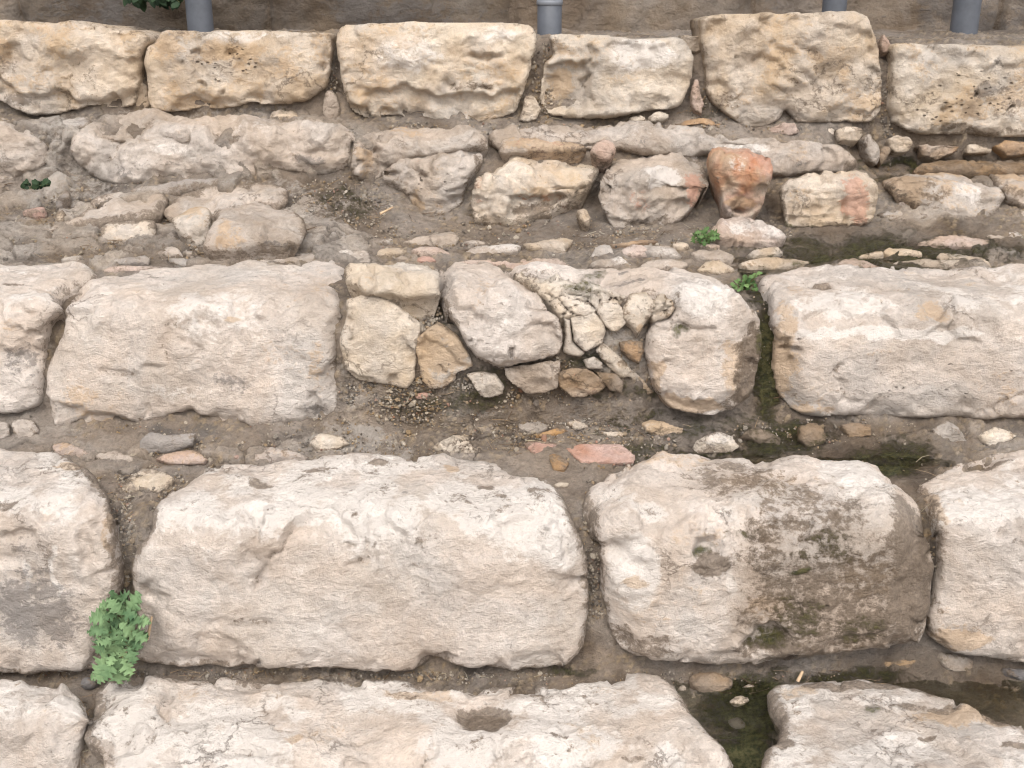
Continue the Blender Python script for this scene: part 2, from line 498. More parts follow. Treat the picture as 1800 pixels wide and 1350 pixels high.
    m1 = np.zeros((len(B), 4)); m2 = np.zeros((len(B), 4))
    top = sstep(-0.03, 0.03, B[:, 1])
    if cells:
        sc, amt, ex, ey, erx, ery = cells
        f1, f2, cid = worley2(XW, sc, seed)
        c = unproj(ex, ey); dx = abs(unproj(ex + erx, ey)[0] - c[0]); ds = abs(unproj(ex, ey - ery)[1] - unproj(ex, ey + ery)[1]) / 2
        wgt = 1 - sstep(0.75, 1.1, np.hypot((XW[:, 0] - c[0]) / dx, (XW[:, 1] - c[1]) / ds))
        g = 1 - sstep(0.0, 0.16, f2 - f1)
        rel += wgt * amt * (-g * 0.012 + (cid - 0.5) * 0.016 - 0.004)
        m2[:, 0] = np.maximum(m2[:, 0], wgt * g * 0.62); m1[:, 0] = np.maximum(m1[:, 0], wgt * g * 0.45)
    for f in feats:
        k = f[0]
        if k in ('dent', 'bump', 'm'):
            if k == 'm': _, chn, ex, ey, rx, ry, amt = f
            else: _, ex, ey, rx, ry, amt = f
            c = unproj(ex, ey); dx = abs(unproj(ex + rx, ey)[0] - c[0]) + 1e-4
            ds = abs(unproj(ex, ey - ry)[1] - unproj(ex, ey + ry)[1]) / 2 + 1e-4
            q = np.hypot((XW[:, 0] - c[0]) / dx, (XW[:, 1] - c[1]) / ds)
            if k == 'm':
                a, b = CH[chn]; mm = (m1, m2)[a]
                v = amt * (1 - sstep(0.35, 1.25, q)); mm[:, b] = np.maximum(mm[:, b], v)
            elif k == 'dent':
                rel -= amt * (1 - sstep(0.45, 1.0, q))
            else:
                rel += amt * (1 - sstep(0.2, 1.0, q))
        elif k in ('crack', 'line', 'ledge'):
            if k == 'line': _, chn, ps, wd, amt = f
            else: _, ps, wd, amt = f
            pp = pts_of(ps); pw = unproj(pp[:, 0], pp[:, 1])
            if k == 'ledge':                      # a broken scarp: everything on one side of the line stands lower
                dd, cc = dist_poly(XW, pw, True)
                rel -= amt * sstep(-wd * 0.2, wd, dd)
            else:
                dd, cc = dist_poly(XW + warp * 0.4, pw, False)
                v = 1 - sstep(0.25 * wd, wd, dd)
                if k == 'crack':
                    rel -= amt * v; m2[:, 0] = np.maximum(m2[:, 0], 0.38 * v)
                else:
                    a, b = CH[chn]; mm = (m1, m2)[a]; mm[:, b] = np.maximum(mm[:, b], amt * (1 - sstep(0.3 * wd, 1.2 * wd, dd)))
    dm = dict(soil=0.30, ochre=0.10, white=0.0, dark=0.0)
    dm.update(masks or {})
    rv = np.random.RandomState(seed + 7); dm['white'] *= rv.uniform(.75, 1.2); dm['dark'] = max(dm['dark'], rv.uniform(0, .14)); dm['ochre'] *= rv.uniform(.7, 1.4)
    lowf = fbm(P3, 7, 3, seed + 40)
    lowg = fbm(P3, 7, 3, seed + 44)
    ed = 1 - sstep(0.0, 0.035, d)
    botm = ed * sstep(0.0, -0.10, B[:, 1])
    small = sstep(0.30, 0.12, size.max())
    low = sstep(W[:, 1].min() + 0.6 * size[1], W[:, 1].min(), B[:, 1])
    m2[:, 0] = np.maximum(m2[:, 0], small * (0.10 + 0.5 * lowf) * (0.15 + 0.9 * low))
    m2[:, 0] = np.maximum(m2[:, 0], (dm['soil'] + 0.25) * ed * 0.8 + dm['soil'] * 0.9 * top * (0.42 + lowf * 0.55))
    m1[:, 1] = np.maximum(m1[:, 1], dm['ochre'] * (0.75 + 1.3 * lowg))
    rim = np.exp(-((B[:, 1] - 0.015) / 0.095) ** 2) if dm['white'] > 0 else 0
    m1[:, 3] = np.maximum(m1[:, 3], dm['white'] * (0.55 + 0.85 * lowf) * (0.20 + 0.58 * top + 0.50 * rim))
    m1[:, 0] = np.maximum(m1[:, 0], dm['dark'] * (0.5 + 1.3 * lowg))
    if 'wet' in dm: m2[:, 1] = np.maximum(m2[:, 1], dm['wet'])
    if 'moss' in dm: m1[:, 2] = np.maximum(m1[:, 2], dm['moss'] * (0.5 + lowf) * (0.4 + ed))
    m2[:, 3] = np.maximum(m2[:, 3], dm.get('pits', 0.16 if size.max() > 0.3 else 0.0))
    if 'pink' in dm: m2[:, 2] = np.maximum(m2[:, 2], dm['pink'] * (0.6 + lowg))
    fade = sstep(0.0, 0.02, d + 0.004) * 0.75 + 0.25
    hh = hgt + rel * fade
    out = np.clip(-d / (3.3 * step), 0, 1)
    big_ = float(sstep(0.30, 0.45, size.max()))
    Nin = N * 0.6 * big_ + N[d > 0].mean(0) * (1 - 0.6 * big_) + np.array((0, 0, 0.12)) * (1 - big_)
    Nin /= np.linalg.norm(Nin, axis=1)[:, None]
    V = base + N * hh[:, None] - Nin * (thick * out)[:, None]
    # undercut: the skin narrows a little as it goes in
    cen = W.mean(0)
    V[:, 0] += (cen[0] - B[:, 0]) * (0.10 + 0.22 * (1 - big_)) * out
    V[:, 2] += H
    A, Bc = (np.array(c) for c in TINT[tint])
    w = np.clip(0.5 + 1.25 * fbm(P3, 6, 5, seed + 5, 0.65), 0, 1)[:, None]
    tv = np.random.RandomState(seed + 99).uniform(0.93, 1.07)
    tc = (A * (1 - w) + Bc * w) * tv
    w3_ = np.clip(1.6 * fbm(P3, 3.5, 4, seed + 6, 0.6) - 0.30, 0, 0.5)[:, None]
    tc = tc * (1 - w3_) + np.array((.50, .44, .385)) * np.random.RandomState(seed + 5).uniform(.78, 1.12) * w3_
    tint_ = np.c_[tc, np.ones(len(tc))]
    # close the back with one face along the open rim
    loops = rim_loops(F)
    o = mesh_np(name, V, F, mat or MAT_ROCK, attrs={'tint': tint_, 'mask_a': np.clip(m1, 0, 1), 'mask_b': np.clip(m2, 0, 1)}, loops=loops)
    tag(o, label, cat, group)
    return o

def rim_loops(F):
    from collections import defaultdict
    E = np.concatenate([F[:, [0, 1]], F[:, [1, 2]], F[:, [2, 3]], F[:, [3, 0]]])
    key = E[:, 0].astype(np.int64) * 10**7 + E[:, 1]; rev = E[:, 1].astype(np.int64) * 10**7 + E[:, 0]
    b = E[~np.isin(rev, key)]
    nxt = defaultdict(list)
    for p, q in b: nxt[int(q)].append(int(p))       # reversed, so that the closing face points outwards
    loops = []
    while nxt:
        s = next(iter(nxt)); lp = [s]; cur = s
        while True:
            n = nxt[cur].pop()
            if not nxt[cur]: del nxt[cur]
            if n == s: break
            lp.append(n); cur = n
            if cur not in nxt: break
        if len(lp) > 8: loops.append(lp)
    return loops
# ------------------------------------------------------------------ ground: one sheet, the soil and mortar between and behind the stones
G_FEATS = [
    ('white', 1080, 620, 90, 70, .55), ('white', 720, 545, 60, 40, .4), ('white', 620, 620, 30, 100, .4),  # channel, px, py, rx, ry, amount
    # moss and seepage
    ('moss', 1345, 620, 36, 150, 1.0), ('wet', 1345, 620, 50, 160, .9), ('moss', 1380, 770, 90, 40, .8), ('moss', 1560, 810, 110, 45, .8),
    ('wet', 1450, 790, 330, 60, .85), ('moss', 1260, 795, 120, 14, .6), ('moss', 1080, 690, 120, 25, .42), ('moss', 1030, 635, 50, 22, .6),
    ('moss', 760, 540, 70, 40, .5), ('moss', 780, 710, 130, 40, .42), ('moss', 850, 690, 60, 50, .5), ('moss', 1140, 800, 90, 30, .5),
    ('moss', 1330, 1250, 130, 75, 1.0), ('moss', 1300, 1330, 70, 60, 1.0), ('wet', 1600, 1230, 300, 110, .8), ('moss', 1480, 1195, 150, 22, .7),
    ('moss', 1250, 190, 40, 30, .45), ('moss', 1560, 450, 320, 40, .7), ('wet', 1560, 440, 330, 60, .95), ('wet', 1680, 300, 200, 30, .9),
    ('moss', 1600, 288, 120, 8, .8), ('moss', 1320, 490, 35, 25, .8), ('moss', 600, 360, 70, 40, .35), ('wet', 1620, 900, 60, 260, .8),
    ('dark', 1640, 1000, 40, 150, .7), ('soil', 600, 370, 110, 50, .6), ('soil', 900, 420, 350, 20, .5), ('soil', 250, 440, 300, 20, .45), ('soil', 1000, 740, 260, 30, .5), ('moss', 1190, 750, 200, 30, .4), ('moss', 1000, 1180, 60, 12, .5),
    # light lime mortar and dry dust
    ('white', 620, 770, 90, 40, .62), ('white', 700, 790, 60, 25, .5), ('white', 820, 730, 120, 16, .5), ('white', 130, 330, 140, 60, .46),
    ('white', 100, 240, 60, 60, .5), ('white', 480, 330, 160, 20, .42), ('white', 960, 150, 40, 80, .12), ('white', 400, 205, 400, 12, .42),
    ('white', 110, 540, 40, 60, .30), ('white', 80, 620, 40, 60, .40),
    ('dark', 330, 770, 110, 30, .55), ('dark', 1300, 390, 40, 40, .5), ('dark', 400, 430, 260, 30, .30),
]
def build_ground():
    us = np.concatenate([np.arange(-1200, -200, 25), np.arange(-200, 2000, 3.6), np.arange(2000, 3001, 25)])
    # arc length parameter, shared by all columns through the section's own vertices
    base = SECT[760]
    seg = np.hypot(*np.diff(base, axis=0).T)
    ts = []
    for k, L in enumerate(seg):
        fine = 0.0055 if k >= 3 else 0.05
        if k >= len(seg) - 2: fine = 0.02
        n = max(2, int(L / fine)); ts.append(k + np.arange(n) / n)
    ts = np.concatenate(ts + [[len(seg)]])
    sec = np.stack([section(u) for u in us])              # (nu, npts, 2)
    k = np.minimum(ts.astype(int), len(seg) - 1); f = (ts - k)[None, :, None]
    YH = sec[:, k] * (1 - f) + sec[:, k + 1] * f
    # soften the corners of the section
    w = np.array([1, 3, 5, 6, 5, 3, 1], float); w /= w.sum()
    pad = np.pad(YH, ((0, 0), (3, 3), (0, 0)), mode='edge')
    YS = sum(w[i] * pad[:, i:i + YH.shape[1]] for i in range(7))
    nu, nt_ = YS.shape[:2]
    y = YS[..., 0]; h = YS[..., 1]
    yy = np.maximum(y, 1.3)
    # the columns fan out with distance, so that the sheet covers the same joints near and far
    m = h / yy; pyv = 675 + FPX * np.tan(np.arctan(m) - PITCH)
    x = yy * (us[:, None] - 900) / FPX / fwd(pyv)
    dY = np.gradient(y, axis=1); dH = np.gradient(h, axis=1); ln = np.hypot(dY, dH) + 1e-9
    N = np.stack([np.zeros_like(y), dH / ln, dY / ln], -1)   # (x, y, z): towards the viewer on faces, up on ledges
    P = np.stack([x, y, -h], -1).reshape(-1, 3); N = N.reshape(-1, 3)
    px, py = to_px(P[:, 0], np.maximum(P[:, 1], 1.3), -P[:, 2])
    rel = 0.010 * fbm(P, 5, 2, 3) + 0.0060 * fbm(P, 17, 3, 12, 0.6) + 0.0026 * fbm(P, 60, 3, 22, 0.65)
    # bedded grit: small rounded grains standing in the mortar
    q2 = np.c_[P[:, 0], P[:, 2] * 1.0 + P[:, 1] * 0.8]
    f1, f2, cid = worley2(q2, 75, 4)
    gmask = sstep(0.35, 0.75, cid) * sstep(-0.25, 0.25, fbm(P, 6, 2, 77) + 0.10)
    rel += gmask * 0.0055 * np.sqrt(np.clip(1 - (f1 / 0.5) ** 2, 0, 1))
    # old bedding stones half drowned in the soil of the upper ledges: broken plates, standing a little proud
    zone = np.maximum(sstep(2.60, 2.75, P[:, 1]) * sstep(3.36, 3.28, P[:, 1]), 0.45 * sstep(2.02, 2.2, P[:, 1]) * sstep(2.45, 2.38, P[:, 1]))
    zone = zone * (1 - sstep(620, 680, px) * sstep(1620, 1540, px) * sstep(300, 330, py) * sstep(424, 404, py))
    pq = np.c_[P[:, 0], P[:, 1] * 1.9 - P[:, 2]] + np.c_[fbm(P, 9, 3, 41), fbm(P, 9, 3, 43)] * 0.045
    g1_, g2_, pc_ = worley2(pq, 8.5, 3); ch_ = chips(pq, 8.5, 3)
    plate = (1 - 0.75 * sstep(600, 700, px) * sstep(1560, 1500, px)) * sstep(0.52, 0.60, pc_ + 0.10 * fbm(P, 5, 2, 46)) * sstep(0.06, 0.16, g2_ - g1_) * zone
    rel += plate * 0.016 + zone * 0.010 * chips(pq, 19, 5) + plate * 0.010 * ch_
    far = (P[:, 1] < 1.7)
    P2 = P + N * rel[:, None]
    P2[:, 2] += H
    P2[far, 2] = np.minimum(P2[far, 2], 0.01)
    ii = np.arange(nu * nt_).reshape(nu, nt_)
    F = np.stack([ii[:-1, :-1], ii[1:, :-1], ii[1:, 1:], ii[:-1, 1:]], -1).reshape(-1, 4)
    m1 = np.zeros((len(P), 4)); m2 = np.zeros((len(P), 4))
    wx, wy = 26 * fbm(P, 9, 3, 31), 16 * fbm(P, 9, 3, 35)
    for ch, ex, ey, rx, ry, amt in G_FEATS:
        a, b = CH[ch]; mm = (m1, m2)[a]
        v = amt * (1 - sstep(0.35, 1.2, np.hypot((px + wx - ex) / rx, (py + wy - ey) / ry)))
        mm[:, b] = np.maximum(mm[:, b], v)
    A = np.array((.215, .168, .128)); Bc = np.array((.330, .268, .215)); D = np.array((.140, .104, .076))
    w1 = np.clip(0.5 + 0.9 * fbm(P, 4, 4, 51, 0.6), 0, 1)[:, None]
    w2 = np.clip(fbm(P, 7, 4, 57, 0.6) - 0.05, 0, 1)[:, None]
    tc = A * (1 - w1) + Bc * w1; tc = tc * (1 - w2) + D * w2
    sc_ = np.array((.46, .385, .315)) * (0.72 + 0.5 * ((pc_ * 13) % 1))[:, None]
    tc = tc * (1 - 0.8 * plate[:, None]) + sc_ * 0.8 * plate[:, None]
    gr = gmask * (1 - plate) * sstep(0.55, 0.3, f1)
    gc = np.array((.42, .32, .21)) * (0.6 + 0.6 * ((cid * 7) % 1))[:, None]
    tc = tc * (1 - gr[:, None] * 0.75) + gc * gr[:, None] * 0.75
    o = mesh_np('ground', P2, F, MAT_SOIL, attrs={'tint': np.c_[tc, np.ones(len(tc))], 'mask_a': m1, 'mask_b': m2})
    tag(o, 'brown soil and lime mortar filling the joints and ledges of the steps', kind='structure')
    return o
build_ground()

# far ends of the lane, so that the sheet carries on past the steps
def apron():
    n = 60
    xs = np.linspace(-40, 40, n); ys = np.linspace(-60, 1.2, n)
    X, Y = np.meshgrid(xs, ys); P = np.stack([X.ravel(), Y.ravel(), np.zeros(n * n) - 0.015], 1)
    P[:, 2] += 0.01 * fbm(P, 0.8, 2, 5)
    ii = np.arange(n * n).reshape(n, n)
    F = np.stack([ii[:-1, :-1], ii[:-1, 1:], ii[1:, 1:], ii[1:, :-1]], -1).reshape(-1, 4)
    one = np.ones((n * n, 1)); m = np.zeros((n * n, 4))
    o = mesh_np('lane', P, F, MAT_SOIL, attrs={'tint': one * np.array((.36, .30, .25, 1)), 'mask_a': m, 'mask_b': m})
    tag(o, 'trodden lane in front of the steps', kind='structure')
apron()

# ------------------------------------------------------------------ wall behind
def build_wall():
    Y0 = 4.15
    x0, x1, z0, z1 = -4.5, 4.5, 1.45, 4.2
    st = 0.014
    xs = np.arange(x0, x1, st); zs = np.concatenate([np.arange(z0, 2.1, 0.008), np.arange(2.1, z1, 0.03)])
    X, Z = np.meshgrid(xs, zs); P = np.stack([X.ravel(), np.full(X.size, Y0), Z.ravel()], 1)
    rel = 0.030 * fbm(P, 2.2, 3, 91) + 0.010 * fbm(P, 10, 4, 95, 0.6)
    # big coursed blocks with shallow uneven joints
    rowh = 0.42; row = np.floor((P[:, 2] - 1.42 + 0.02 * fbm(P, 3, 2, 8)) / rowh)
    fz = ((P[:, 2] - 1.42 + 0.02 * fbm(P, 3, 2, 8)) / rowh) % 1
    bx = P[:, 0] + 0.03 * fbm(P, 4, 2, 9) + row * 0.37
    fx = (bx / 0.85) % 1
    j = np.minimum(np.minimum(fx, 1 - fx) * 0.85, np.minimum(fz, 1 - fz) * rowh)
    joint = 1 - sstep(0.004, 0.018, j)
    rel -= 0.030 * joint
    blk = np.floor(bx / 0.85) * 7.3 + row * 3.1
    rel += 0.03 * (np.sin(blk * 12.9) * 0.5)
    P2 = P.copy(); P2[:, 1] -= rel
    nz, nx_ = Z.shape; ii = np.arange(nz * nx_).reshape(nz, nx_)
    F = np.stack([ii[:-1, :-1], ii[:-1, 1:], ii[1:, 1:], ii[1:, :-1]], -1).reshape(-1, 4)
    w = np.clip(0.5 + 0.9 * fbm(P, 3, 4, 61, 0.6), 0, 1)[:, None]
    v = (0.9 + 0.25 * np.sin(blk * 5.3))[:, None]
    tc = (np.array((.25, .195, .145)) * (1 - w) + np.array((.16, .12, .088)) * w) * v  # brown of the stone, darkened further to carry shade on the wall
    m1 = np.zeros((len(P), 4)); m2 = np.zeros((len(P), 4))
    m1[:, 0] = np.clip(0.28 + 0.6 * fbm(P, 3.1, 3, 66), 0, .8); m2[:, 0] = np.clip(joint * 0.7, 0, 1)
    m1[:, 1] = np.clip(0.3 * fbm(P, 2.1, 3, 67), 0, .6)
    # give it thickness: close it behind with a second skin
    n0 = len(P2); back = P2[[0, nx_ - 1, n0 - 1, n0 - nx_]].copy(); back[:, 1] = Y0 + 0.4
    V = np.concatenate([P2, back])
    def pad(a, r): return np.concatenate([a, np.repeat(a[:1], r, 0)])
    left = list(ii[:, 0]); right = list(ii[:, -1]); bot = list(ii[0]); topl = list(ii[-1])
    b0, b1, b2, b3 = n0, n0 + 1, n0 + 2, n0 + 3
    loops = [left + [b3, b0], [b1, b2] + right[::-1], [b0, b1] + bot[::-1], topl + [b2, b3], [b0, b3, b2, b1]]
    o = mesh_np('stone_wall', V, F, MAT_ROCK, attrs={'tint': pad(np.c_[tc, np.ones(len(tc))], 4), 'mask_a': pad(m1, 4), 'mask_b': pad(m2, 4)}, loops=loops)
    tag(o, 'dim brown stone wall behind the steps and the grey pipes', 'wall')
build_wall()

# ------------------------------------------------------------------ grey pipes between the top course and the wall
MAT_PIPE = simple_mat('pipe_plastic', (.085, .092, .108), 0.5, 0.0, 0.3, 9, 0.5, 0.08)
MAT_PIPE2 = simple_mat('pipe_rim', (.17, .18, .20), 0.5, 0.0, 0.15, 12, 0.5, 0.05)
def ring_tube(name, mat, parent, prof, loc=(0, 0), n=32, flute=0):
    """lathe: prof = list of (radius, z)"""
    V = []; 
    for r_, z in prof:
        for k in range(n):
            a = 2 * math.pi * k / n; V.append((loc[0] + r_ * math.cos(a), loc[1] + r_ * math.sin(a), z))
    F = []
    for i in range(len(prof) - 1):
        for k in range(n):
            F.append((i * n + k, i * n + (k + 1) % n, (i + 1) * n + (k + 1) % n, (i + 1) * n + k))
    return mesh_np(name, np.array(V), F, mat, parent)
def pipe(px, wpx, ytop, label, collar=None, Y=3.86):
    x = Y * (px - 900) / FPX / float(fwd(30)); rad = wpx / 2 / FPX * Y
    e = bpy.data.objects.new('grey_pipe', None); COL.objects.link(e); e.location = (x, Y, 1.50)
    tag(e, label, 'pipe', 'grey pipes standing along the foot of the wall')
    zt = ytop - 1.50
    t = ring_tube('tube', MAT_PIPE, e, [(rad, 0), (rad, zt - .002), (rad - .002, zt), (rad - .006, zt), (rad - .006, zt - 0.1), (rad-.006, 0.02)])
    if collar:
        z = collar - 1.50
        ring_tube('collar', MAT_PIPE2, e, [(rad + .0005, z - .012), (rad + .003, z - .010), (rad + .003, z), (rad + .0015, z + .003), (rad + .0005, z + .003)])
    return e
def zat(py, Y=3.86): return H - float(slope(py)) * Y
pipe(351, 43, 2.75, 'tall grey-blue pipe on the left, beside the hanging green leaves')
pipe(966, 41, zat(0.5) + .004, 'short grey-blue pipe ending in a pale rim, above the gap in the top course', collar=zat(2))
pipe(1465, 40, 2.75, 'grey-blue pipe mostly hidden behind the tallest block of the top course')
pipe(1697, 45, 2.75, 'widest grey-blue pipe, standing behind the pitted block on the right')
# ------------------------------------------------------------------ top course: free-standing blocks, seen nearly edge-on from above
g1 = 'large blocks of the top course'
def block(label, outline, tint, feats=(), masks=None, **kw):
    a = dict(yc=3.33, lean=0.05, r=0.03, slp=0.0, edge=(0.04, 0.05), thick=0.36, step=0.0062, rough=1.6, lift=0.3)
    a.update(kw)
    pts = pts_of(outline); pc = a.pop('pc', pts[:, 1].min() - 6)
    return stone('stone_block', label, 'stone block', g1, outline, tint, pc=pc, feats=feats, masks=masks, **a)
block('rough tan block with a small red paint dab, left end of the top course',
 "-260,40 -200,30 -40,34 0,30 45,35 90,38 115,33 150,33 175,42 200,52 240,54 258,62 263,75 252,88 248,110 245,140 238,165 230,190 200,192 160,190 130,195 80,205 50,205 20,195 0,180 -40,175 -260,190",
 'tan', [('dent', 30, 95, 26, 24, .02), ('bump', 120, 80, 60, 35, .02), ('m', 'dark', 15, 110, 30, 45, .5), ('m', 'dark', 30, 175, 45, 25, .6),  # lower-left dark patch paints the shade inside the undercut
 ('m', 'pink', 71, 45, 3.5, 6, 1.0), ('ledge', "-20,120 60,160 160,172 232,150 250,230 -20,240", .015, .022), ('m', 'white', 60, 65, 60, 22, .4), ('m', 'ochre', 225, 62, 30, 12, .7), ('m','soil', 150,140,70,40,.35)],
 dict(ochre=.3, soil=.3), rough=1.6)
block('squared tan block full of small holes, second from the left in the top course',
 "300,48 400,50 500,51 575,54 587,65 582,85 577,130 573,155 560,165 530,180 505,185 470,187 440,178 410,192 380,195 350,192 310,198 265,198 257,180 252,150 250,110 252,85 275,70 283,55",
 'tan', [('m', 'pits', 400, 110, 110, 55, .52), ('dent', 345, 95, 14, 7, .016), ('dent', 405, 90, 10, 8, .014), ('dent', 355, 145, 8, 6, .02), ('dent', 388, 165, 8, 7, .018), ('dent', 310, 108, 8, 5, .014),
 ('m', 'ochre', 400, 90, 90, 22, .7), ('m', 'dark', 330, 100, 40, 25, .35), ('m', 'white', 290, 130, 30, 60, .35), ('m', 'white', 440, 62, 120, 12, .5)], dict(ochre=.4, soil=.25, pits=.15), rough=1.4)
block('broad cream block with a chipped wavy lower edge, third in the top course',
 "595,45 640,40 700,36 750,33 800,36 860,35 920,38 938,48 945,62 942,90 933,120 925,150 915,180 908,200 890,207 860,212 830,218 780,221 740,221 715,213 690,203 660,212 640,210 615,200 605,175 598,140 592,100 588,70",
 'honey', [('dent', 850, 100, 45, 9, .022), ('bump', 720, 90, 70, 40, .018), ('m', 'white', 720, 95, 90, 45, .6), ('m', 'white', 880, 60, 60, 20, .5), ('ledge', "640,165 700,150 780,165 860,165 910,150 930,240 640,240", .012, .028),
 ('dent', 790, 150, 14, 8, .015), ('dent', 850, 155, 18, 7, .015), ('m', 'soil', 820, 152, 60, 12, .55), ('m', 'dark', 630, 100, 25, 20, .25)], dict(ochre=.28, soil=.2, white=.35), facet=0)
block('pale stepped block with a notched left side, fourth in the top course',
 "965,62 980,56 1010,54 1060,58 1110,68 1160,67 1200,66 1212,80 1222,98 1222,130 1210,160 1200,185 1180,192 1140,197 1115,200 1085,208 1050,213 1010,210 965,205 958,192 950,180 950,150 955,125 955,112 972,103 970,85",
 'cream', [('ledge', "950,106 1030,112 1035,150 1030,190 940,190", .008, .03), ('bump', 1060, 100, 30, 40, .012), ('crack', "1040,75 1042,110 1030,140 1038,180", .012, .014), ('m', 'ochre', 985, 150, 35, 40, .75),
 ('m', 'white', 1130, 95, 80, 40, .7), ('ledge', "940,198 1210,190 1210,240 940,240", .006, -.02), ('m', 'ochre', 1100, 140, 60, 20, .4), ('dent', 1110, 100, 18, 20, .012)], dict(ochre=.25, white=.4, soil=.2))
block('tallest block of the top course, honey coloured with slanting ridges',
 "1240,28 1260,23 1330,20 1400,20 1470,15 1505,15 1525,25 1535,45 1545,70 1550,100 1555,140 1553,185 1550,205 1535,218 1500,217 1440,218 1405,220 1395,210 1384,192 1375,210 1345,228 1320,228 1300,220 1270,200 1247,180 1243,150 1240,100 1232,60 1231,40",
 'tan', [('crack', "1350,85 1390,110 1420,140 1435,150", .018, .012), ('crack', "1330,100 1380,130 1400,160", .018, .012), ('crack', "1395,75 1430,100 1440,130", .014, .010), ('m', 'dark', 1460, 110, 30, 25, .4),
 ('dent', 1288, 108, 6, 5, .014), ('m', 'soil', 1275, 180, 40, 25, .5), ('m', 'white', 1350, 60, 90, 20, .35), ('bump', 1380, 130, 70, 60, .02)], dict(ochre=.38, soil=.25, pits=.12), rough=1.7)
block('long block riddled with black pits, at the right end of the top course',
 "1570,72 1620,72 1700,73 1760,78 1840,80 2060,84 2060,248 1840,245 1790,243 1740,242 1700,238 1660,240 1620,238 1590,230 1570,218 1563,195 1567,150 1570,110 1565,85",
 'cream', [('m', 'pits', 1710, 165, 110, 60, .72), ('m', 'pits', 1640, 200, 70, 40, .5), ('m', 'dark', 1730, 160, 45, 22, .75), ('m', 'dark', 1758, 110, 14, 30, .6), ('m', 'dark', 1770, 190, 60, 25, .45), ('m', 'soil', 1720, 232, 110, 14, .6),
 ('dent', 1655, 188, 6, 6, .02), ('dent', 1779, 192, 8, 6, .02), ('dent', 1712, 162, 9, 8, .02)], dict(ochre=.3, white=.2, pits=.25, soil=.2))

gw = 'small chock stones wedged between and under the blocks of the top course'
def chock(label, outline, tint='tan', **kw):
    a = dict(yc=None, pc=0.1, lean=0.06, r=0.012, slp=0.05, edge=(0.018, 0.016), thick=0.07, step=0.0038, rough=1.5, facet=5, jit=0.004, round_=0)
    a.update(kw)
    if a['yc'] is None: a['yc'] = 3.35
    return stone('chock_stone', label, 'chock stone', gw, outline, tint, **a)
chock('narrow tan wedge between the paint-dabbed block and the holed block', "247,140 256,150 262,185 250,197 236,192 238,168", 'tan', yc=3.36)
chock('pale upright wedge between the holed block and the broad cream block', "578,158 590,165 598,190 592,208 575,215 567,200 568,175", 'ledge', yc=3.34)
chock('smooth tan pointed wedge to the right of the broad cream block', "931,163 943,172 950,192 944,210 925,217 910,212 918,195 922,178", 'honey', yc=3.33)
chock('slim upright pinkish wedge left of the tallest block', "1220,138 1231,155 1239,180 1236,199 1224,195 1214,180 1216,155", 'pink', yc=3.33)
chock('small reddish stone high in the gap right of the tallest block', "1547,60 1560,64 1567,78 1565,92 1553,95 1547,80", 'pink', yc=3.36)
chock('tan stone showing over the shoulder between the pale stepped block and the tallest block', "1196,66 1208,57 1226,57 1238,66 1240,85 1222,92 1203,84", 'tan', yc=3.40)
chock('flat rust-orange flake lying at the foot of the pale stepped block', "1180,207 1208,202 1250,209 1272,222 1250,227 1198,224", 'amber', pc=.4, yc=3.31)
chock('tiny cream chip just left of the other chip beneath the pale stepped block', "1106,206 1120,202 1133,204 1136,213 1120,217 1105,213", 'cream', yc=3.32)
chock('cream chip beside the rust-orange flake at the foot of the top course', "1142,204 1158,198 1176,201 1178,209 1162,218 1142,215", 'cream', yc=3.32)
chock('pink-white pointed stone under the notch of the tallest block', "1343,231 1365,222 1385,211 1402,221 1412,232 1390,239 1360,237", 'pink', yc=3.31)
chock('flat tan stone under the right end of the holed block', "470,207 478,198 505,191 526,199 522,209 490,213", 'tan', pc=.5, yc=3.31)
chock('tan sliver beside the flat stone under the holed block', "515,213 532,205 550,199 553,213 530,217", 'honey', pc=.5, yc=3.30)
chock('dull tan stone half buried under the right part of the tallest block', "1444,230 1455,225 1472,229 1472,240 1452,241", 'tan', yc=3.33)
chock('smooth brown rounded stone under the right foot of the tallest block', "1470,229 1485,223 1515,224 1520,238 1508,250 1475,249", 'tan', facet=2, yc=3.30)
chock('egg-shaped grey and tan stone standing on end below the gap', "1520,233 1534,240 1546,256 1548,276 1540,291 1528,286 1518,265 1516,245", 'ledge', facet=0, yc=3.28, edge=(.03, .035))
chock('thin brown stone leaning against the egg-shaped stone', "1549,262 1560,256 1567,266 1560,280 1550,292 1545,275", 'brown', yc=3.29)
chock('round tan stone at the left end of the row under the pitted block', "1560,245 1575,236 1600,239 1607,252 1600,267 1580,270 1564,262", 'tan', facet=1, yc=3.31)
chock('angular red-brown stone with an orange rim under the pitted block', "1607,251 1640,255 1680,252 1687,258 1681,270 1650,281 1617,272", 'amber', facet=5, yc=3.31, masks=dict(pink=.5))
chock('small tan stone between two reddish ones under the pitted block', "1697,252 1722,254 1747,262 1742,270 1697,270", 'tan', yc=3.31)
chock('red-brown stone at the right edge, under the pitted block', "1747,256 1765,249 1800,250 1840,256 1830,271 1770,274", 'amber', yc=3.31, masks=dict(pink=.4))

